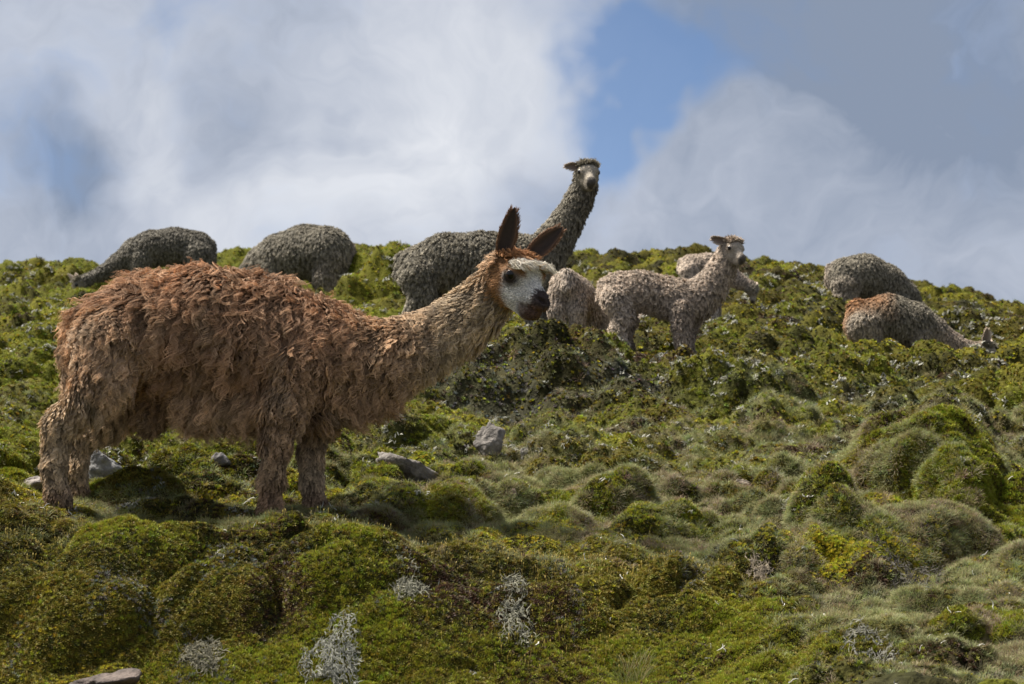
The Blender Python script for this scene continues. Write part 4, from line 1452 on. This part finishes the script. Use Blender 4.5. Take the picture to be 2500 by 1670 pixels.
def rock(px, py, w, h, dep, tilt, tint, label, seed, sink=.25):
    r = np.random.default_rng(seed)
    p, d = on_ground(px, py)
    W, Hh = w * KP * d, h * KP * d
    V, F = uv_ball((0, 0, 0), 1.0, seg=44, ring=26)
    nrm = unit_rows(r.normal(0, 1, (15, 3)))
    dist = r.uniform(.55, .95, 15)
    dots = V @ nrm.T
    rad = np.min(np.where(dots > .05, dist[None] / np.maximum(dots, .05), 9), 1)
    rad = np.minimum(rad, 1.25)
    V = V * rad[:, None]
    nzv = fbm(V[:, 0] * 3 + seed, V[:, 2] * 3 + V[:, 1] * 2, 500 + seed, 4) - .5
    V = V * (1 + .45 * nzv)[:, None]
    lay = np.sin(V[:, 2] * 9 + V[:, 0] * 2 + nzv * 6) * .02
    V = V + unit_rows(V) * lay[:, None]
    V = V * np.array([W * .55, dep * W * .55, Hh * .62])
    c, s_ = math.cos(tilt), math.sin(tilt)
    V = np.stack([V[:, 0] * c - V[:, 2] * s_, V[:, 1], V[:, 0] * s_ + V[:, 2] * c], 1)
    V[:, 2] -= V[:, 2].min() * (1 - sink * 1.0) * 0 + 0
    o = new_mesh("rock", V, F, False, M_ROCK, None, np.tile(np.array(tint), (len(V), 1)))
    o.location = (p[0], p[1], p[2] + Hh * .18)
    tag(o, label, 'rock', 'grey stones in the moss')
    return o


rock(228, 1098, 100, 70, .8, -.3, (1.15, 1.2, 1.25), 'pale blue-grey angular rock in the moss behind a brown hind leg', 1)
rock(72, 1118, 62, 34, .8, .1, (1.25, 1.15, 1.1), 'small flat pinkish-grey stone sunk at the brown alpaca\'s hind foot', 2)
rock(500, 1072, 55, 46, .8, .7, (.75, .75, .78), 'dark jagged rock poking from a mossy hump under the brown belly', 3)
rock(952, 1104, 150, 52, .55, -.42, (1.05, 1.0, .95), 'long slanting grey slab of layered rock in the moss', 4)
rock(1122, 1042, 66, 74, .7, .2, (1.0, .95, .9), 'pitted upright grey boulder set in dark moss', 5)
rock(1207, 1044, 40, 30, .8, .5, (1.4, 1.38, 1.35), 'small pale stone near the pitted upright boulder', 6)
rock(1162, 1144, 34, 34, .8, -.8, (1.35, 1.0, .85), 'small pinkish stone beside bare brown earth', 7)
rock(1072, 1030, 18, 16, .8, .0, (1.3, 1.2, 1.15), 'tiny pale stone next to the pitted upright boulder', 8)
rock(240, 1578, 130, 60, .9, .1, (.62, .5, .44), 'brown rounded rock half buried under the front moss mound', 9)
rock(1700, 1122, 26, 34, .8, .9, (1.3, 1.15, .95), 'tiny sharp straw-coloured stone standing in the meadow grass', 10)
rock(2230, 1098, 30, 16, .8, .1, (1.3, 1.2, 1.15), 'thin pale stone lying by the bright green mound', 11)


def lichen_clump(px, py, w, h, n, tint, label, seed):
    r = np.random.default_rng(seed)
    p, d = on_ground(px, py)
    W = w * KP * d * .5
    Hh = max(.03, (on_ground(px, py - h * .5)[0][1] - on_ground(px, min(1640, py + h * .5))[0][1]) * .55)
    V, F = [], []
    for i in range(int(n * .62)):
        th, q = r.uniform(0, 6.28), math.sqrt(r.random())
        rag = .75 + .35 * math.sin(3 * th + seed) * .6 + .2 * r.random()
        ox = math.cos(th) * q * W * rag; oz = math.sin(th) * q * Hh * rag
        bulge = .012 + .07 * math.sqrt(max(0, 1 - q * q)) * (W / .08) ** .5
        yw = float(p[1]) + oz * .9
        b = np.array([ox, oz * .9, 0.0])
        b[2] = float(0)
        az = r.uniform(0, 6.28); e = r.uniform(-.2, 1.1); seg = r.uniform(.006, .011)
        path = [b + np.array([0, -bulge * .6, bulge * .4])]
        dirn = unit(np.array([math.cos(az) * .8, -0.9 + .5 * r.random(), math.sin(e)]))
        for k in range(4):
            path.append(path[-1] + dirn * seg)
            dirn = unit(dirn + r.normal(0, .55, 3))
        v, f = tube_pts(path, [.0014, .0013, .0012, .0010, .0005], 3)
        o_ = len(V)
        V += v; F += [tuple(j + o_ for j in t) for t in f]
        if r.random() < .7:
            br = [path[2], path[2] + unit(r.normal(0, 1, 3)) * seg, path[2] + unit(r.normal(0, 1, 3)) * seg * 1.6]
            v, f = tube_pts(br, [.0013, .0011, .0005], 3)
            o_ = len(V)
            V += v; F += [tuple(j + o_ for j in t) for t in f]
    V = np.array(V)
    # rest on the ground sheet
    gz = ground_z(V[:, 0] + p[0], V[:, 1] + p[1]) - p[2]
    V[:, 2] += gz
    me = bpy.data.meshes.new("lichen_clump")
    me.from_pydata([tuple(v) for v in V], [], F)
    a = me.attributes.new('Col', 'FLOAT_COLOR', 'POINT')
    c4 = np.ones((len(V), 4), np.float32)
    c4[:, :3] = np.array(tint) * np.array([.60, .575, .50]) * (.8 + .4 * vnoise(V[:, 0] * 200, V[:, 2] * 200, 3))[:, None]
    a.data.foreach_set('color', c4.ravel())
    me.materials.append(M_LICHEN)
    o = bpy.data.objects.new("lichen_clump", me)
    o.location = p
    COL.objects.link(o)
    tag(o, label, 'lichen', 'grey lichen clumps')


lichen_clump(938, 1352, 86, 118, 420, (.34, .34, .29), 'oval pale-grey twiggy lichen clump bordering the darkest red-brown moss', 21)
lichen_clump(1180, 1380, 88, 150, 460, (.33, .33, .28), 'tall ragged grey lichen clump trailing down the spore-dotted moss', 22)
lichen_clump(770, 1490, 150, 175, 800, (.33, .34, .32), 'largest silvery lichen clump, low on the front moss mound', 23)
lichen_clump(470, 1500, 110, 105, 380, (.26, .25, .20), 'dull brownish-grey lichen clump in a dark mossy hollow', 24)
lichen_clump(1738, 1283, 76, 56, 260, (.42, .36, .30), 'pinkish-cream lichen clump at the edge of the yellow-topped hummock', 25)
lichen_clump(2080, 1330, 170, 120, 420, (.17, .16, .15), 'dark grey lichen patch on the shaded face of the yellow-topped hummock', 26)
lichen_clump(1985, 1495, 130, 70, 380, (.30, .30, .28), 'small silver lichen clump among grass at the foot of the slope', 27)


def grass_tuft(px, py, n, ln, cols, label, seed, spread=.05):
    r = np.random.default_rng(seed)
    p, d = on_ground(px, py)
    K = 6
    th = r.uniform(0, 6.28, n); q = np.sqrt(r.random(n)) * spread
    ox, oy = np.cos(th) * q, np.sin(th) * q
    gz = ground_z(ox + p[0], oy + p[1]) - p[2]
    P = np.zeros((n, K, 3)); cur = np.stack([ox, oy, gz - .005], 1)
    dirn = unit_rows(np.stack([ox / spread * .35 + r.normal(0, .2, n), oy / spread * .35 + r.normal(0, .2, n), np.ones(n)], 1))
    L = ln * r.uniform(.45, 1.1, n)
    bend = unit_rows(np.stack([dirn[:, 0], dirn[:, 1], -r.uniform(.0, .5, n)], 1))
    for j in range(K):
        P[:, j] = cur
        cur = cur + dirn * (L / (K - 1))[:, None]
        dirn = unit_rows(dirn + bend * .16)
    t = np.linspace(0, 1, K)
    rad = np.broadcast_to(.0011 * (1 - .85 * t), (n, K)).copy()
    c = np.array(cols)[r.integers(0, len(cols), n)] * r.uniform(.75, 1.25, (n, 1))
    root = bpy.data.objects.new("grass_tuft", None)
    root.location = p
    COL.objects.link(root)
    hair_object("blades", P, rad, c, M_GRASSBLADE, root)
    tag(root, label, 'grass', 'grass tufts')


M_GRASSBLADE = attr_mat("grass_blades", "col", rough=.6, spec=.2, transl=.3)
GR = [(.13, .16, .045), (.17, .18, .06), (.26, .21, .10)]
grass_tuft(1450, 1562, 170, .085, GR, 'upright green grass tuft on the bright moss at the bottom of the mound', 41, .06)
grass_tuft(1875, 1412, 190, .05, [(.20, .16, .08), (.14, .15, .06)], 'dense straw-tipped grass tuft below the yellow-topped hummock', 42, .05)
grass_tuft(1120, 1195, 90, .06, GR, 'thin grass tuft behind the small yellow moss cushion', 43, .05)
grass_tuft(1480, 1100, 220, .06, GR, 'broad grassy tuft on a hump in the middle of the meadow', 44, .12)
grass_tuft(60, 1450, 60, .05, [(.24, .26, .16), (.16, .18, .08)], 'small blue-green grass tuft on the bright moss patch', 45, .04)
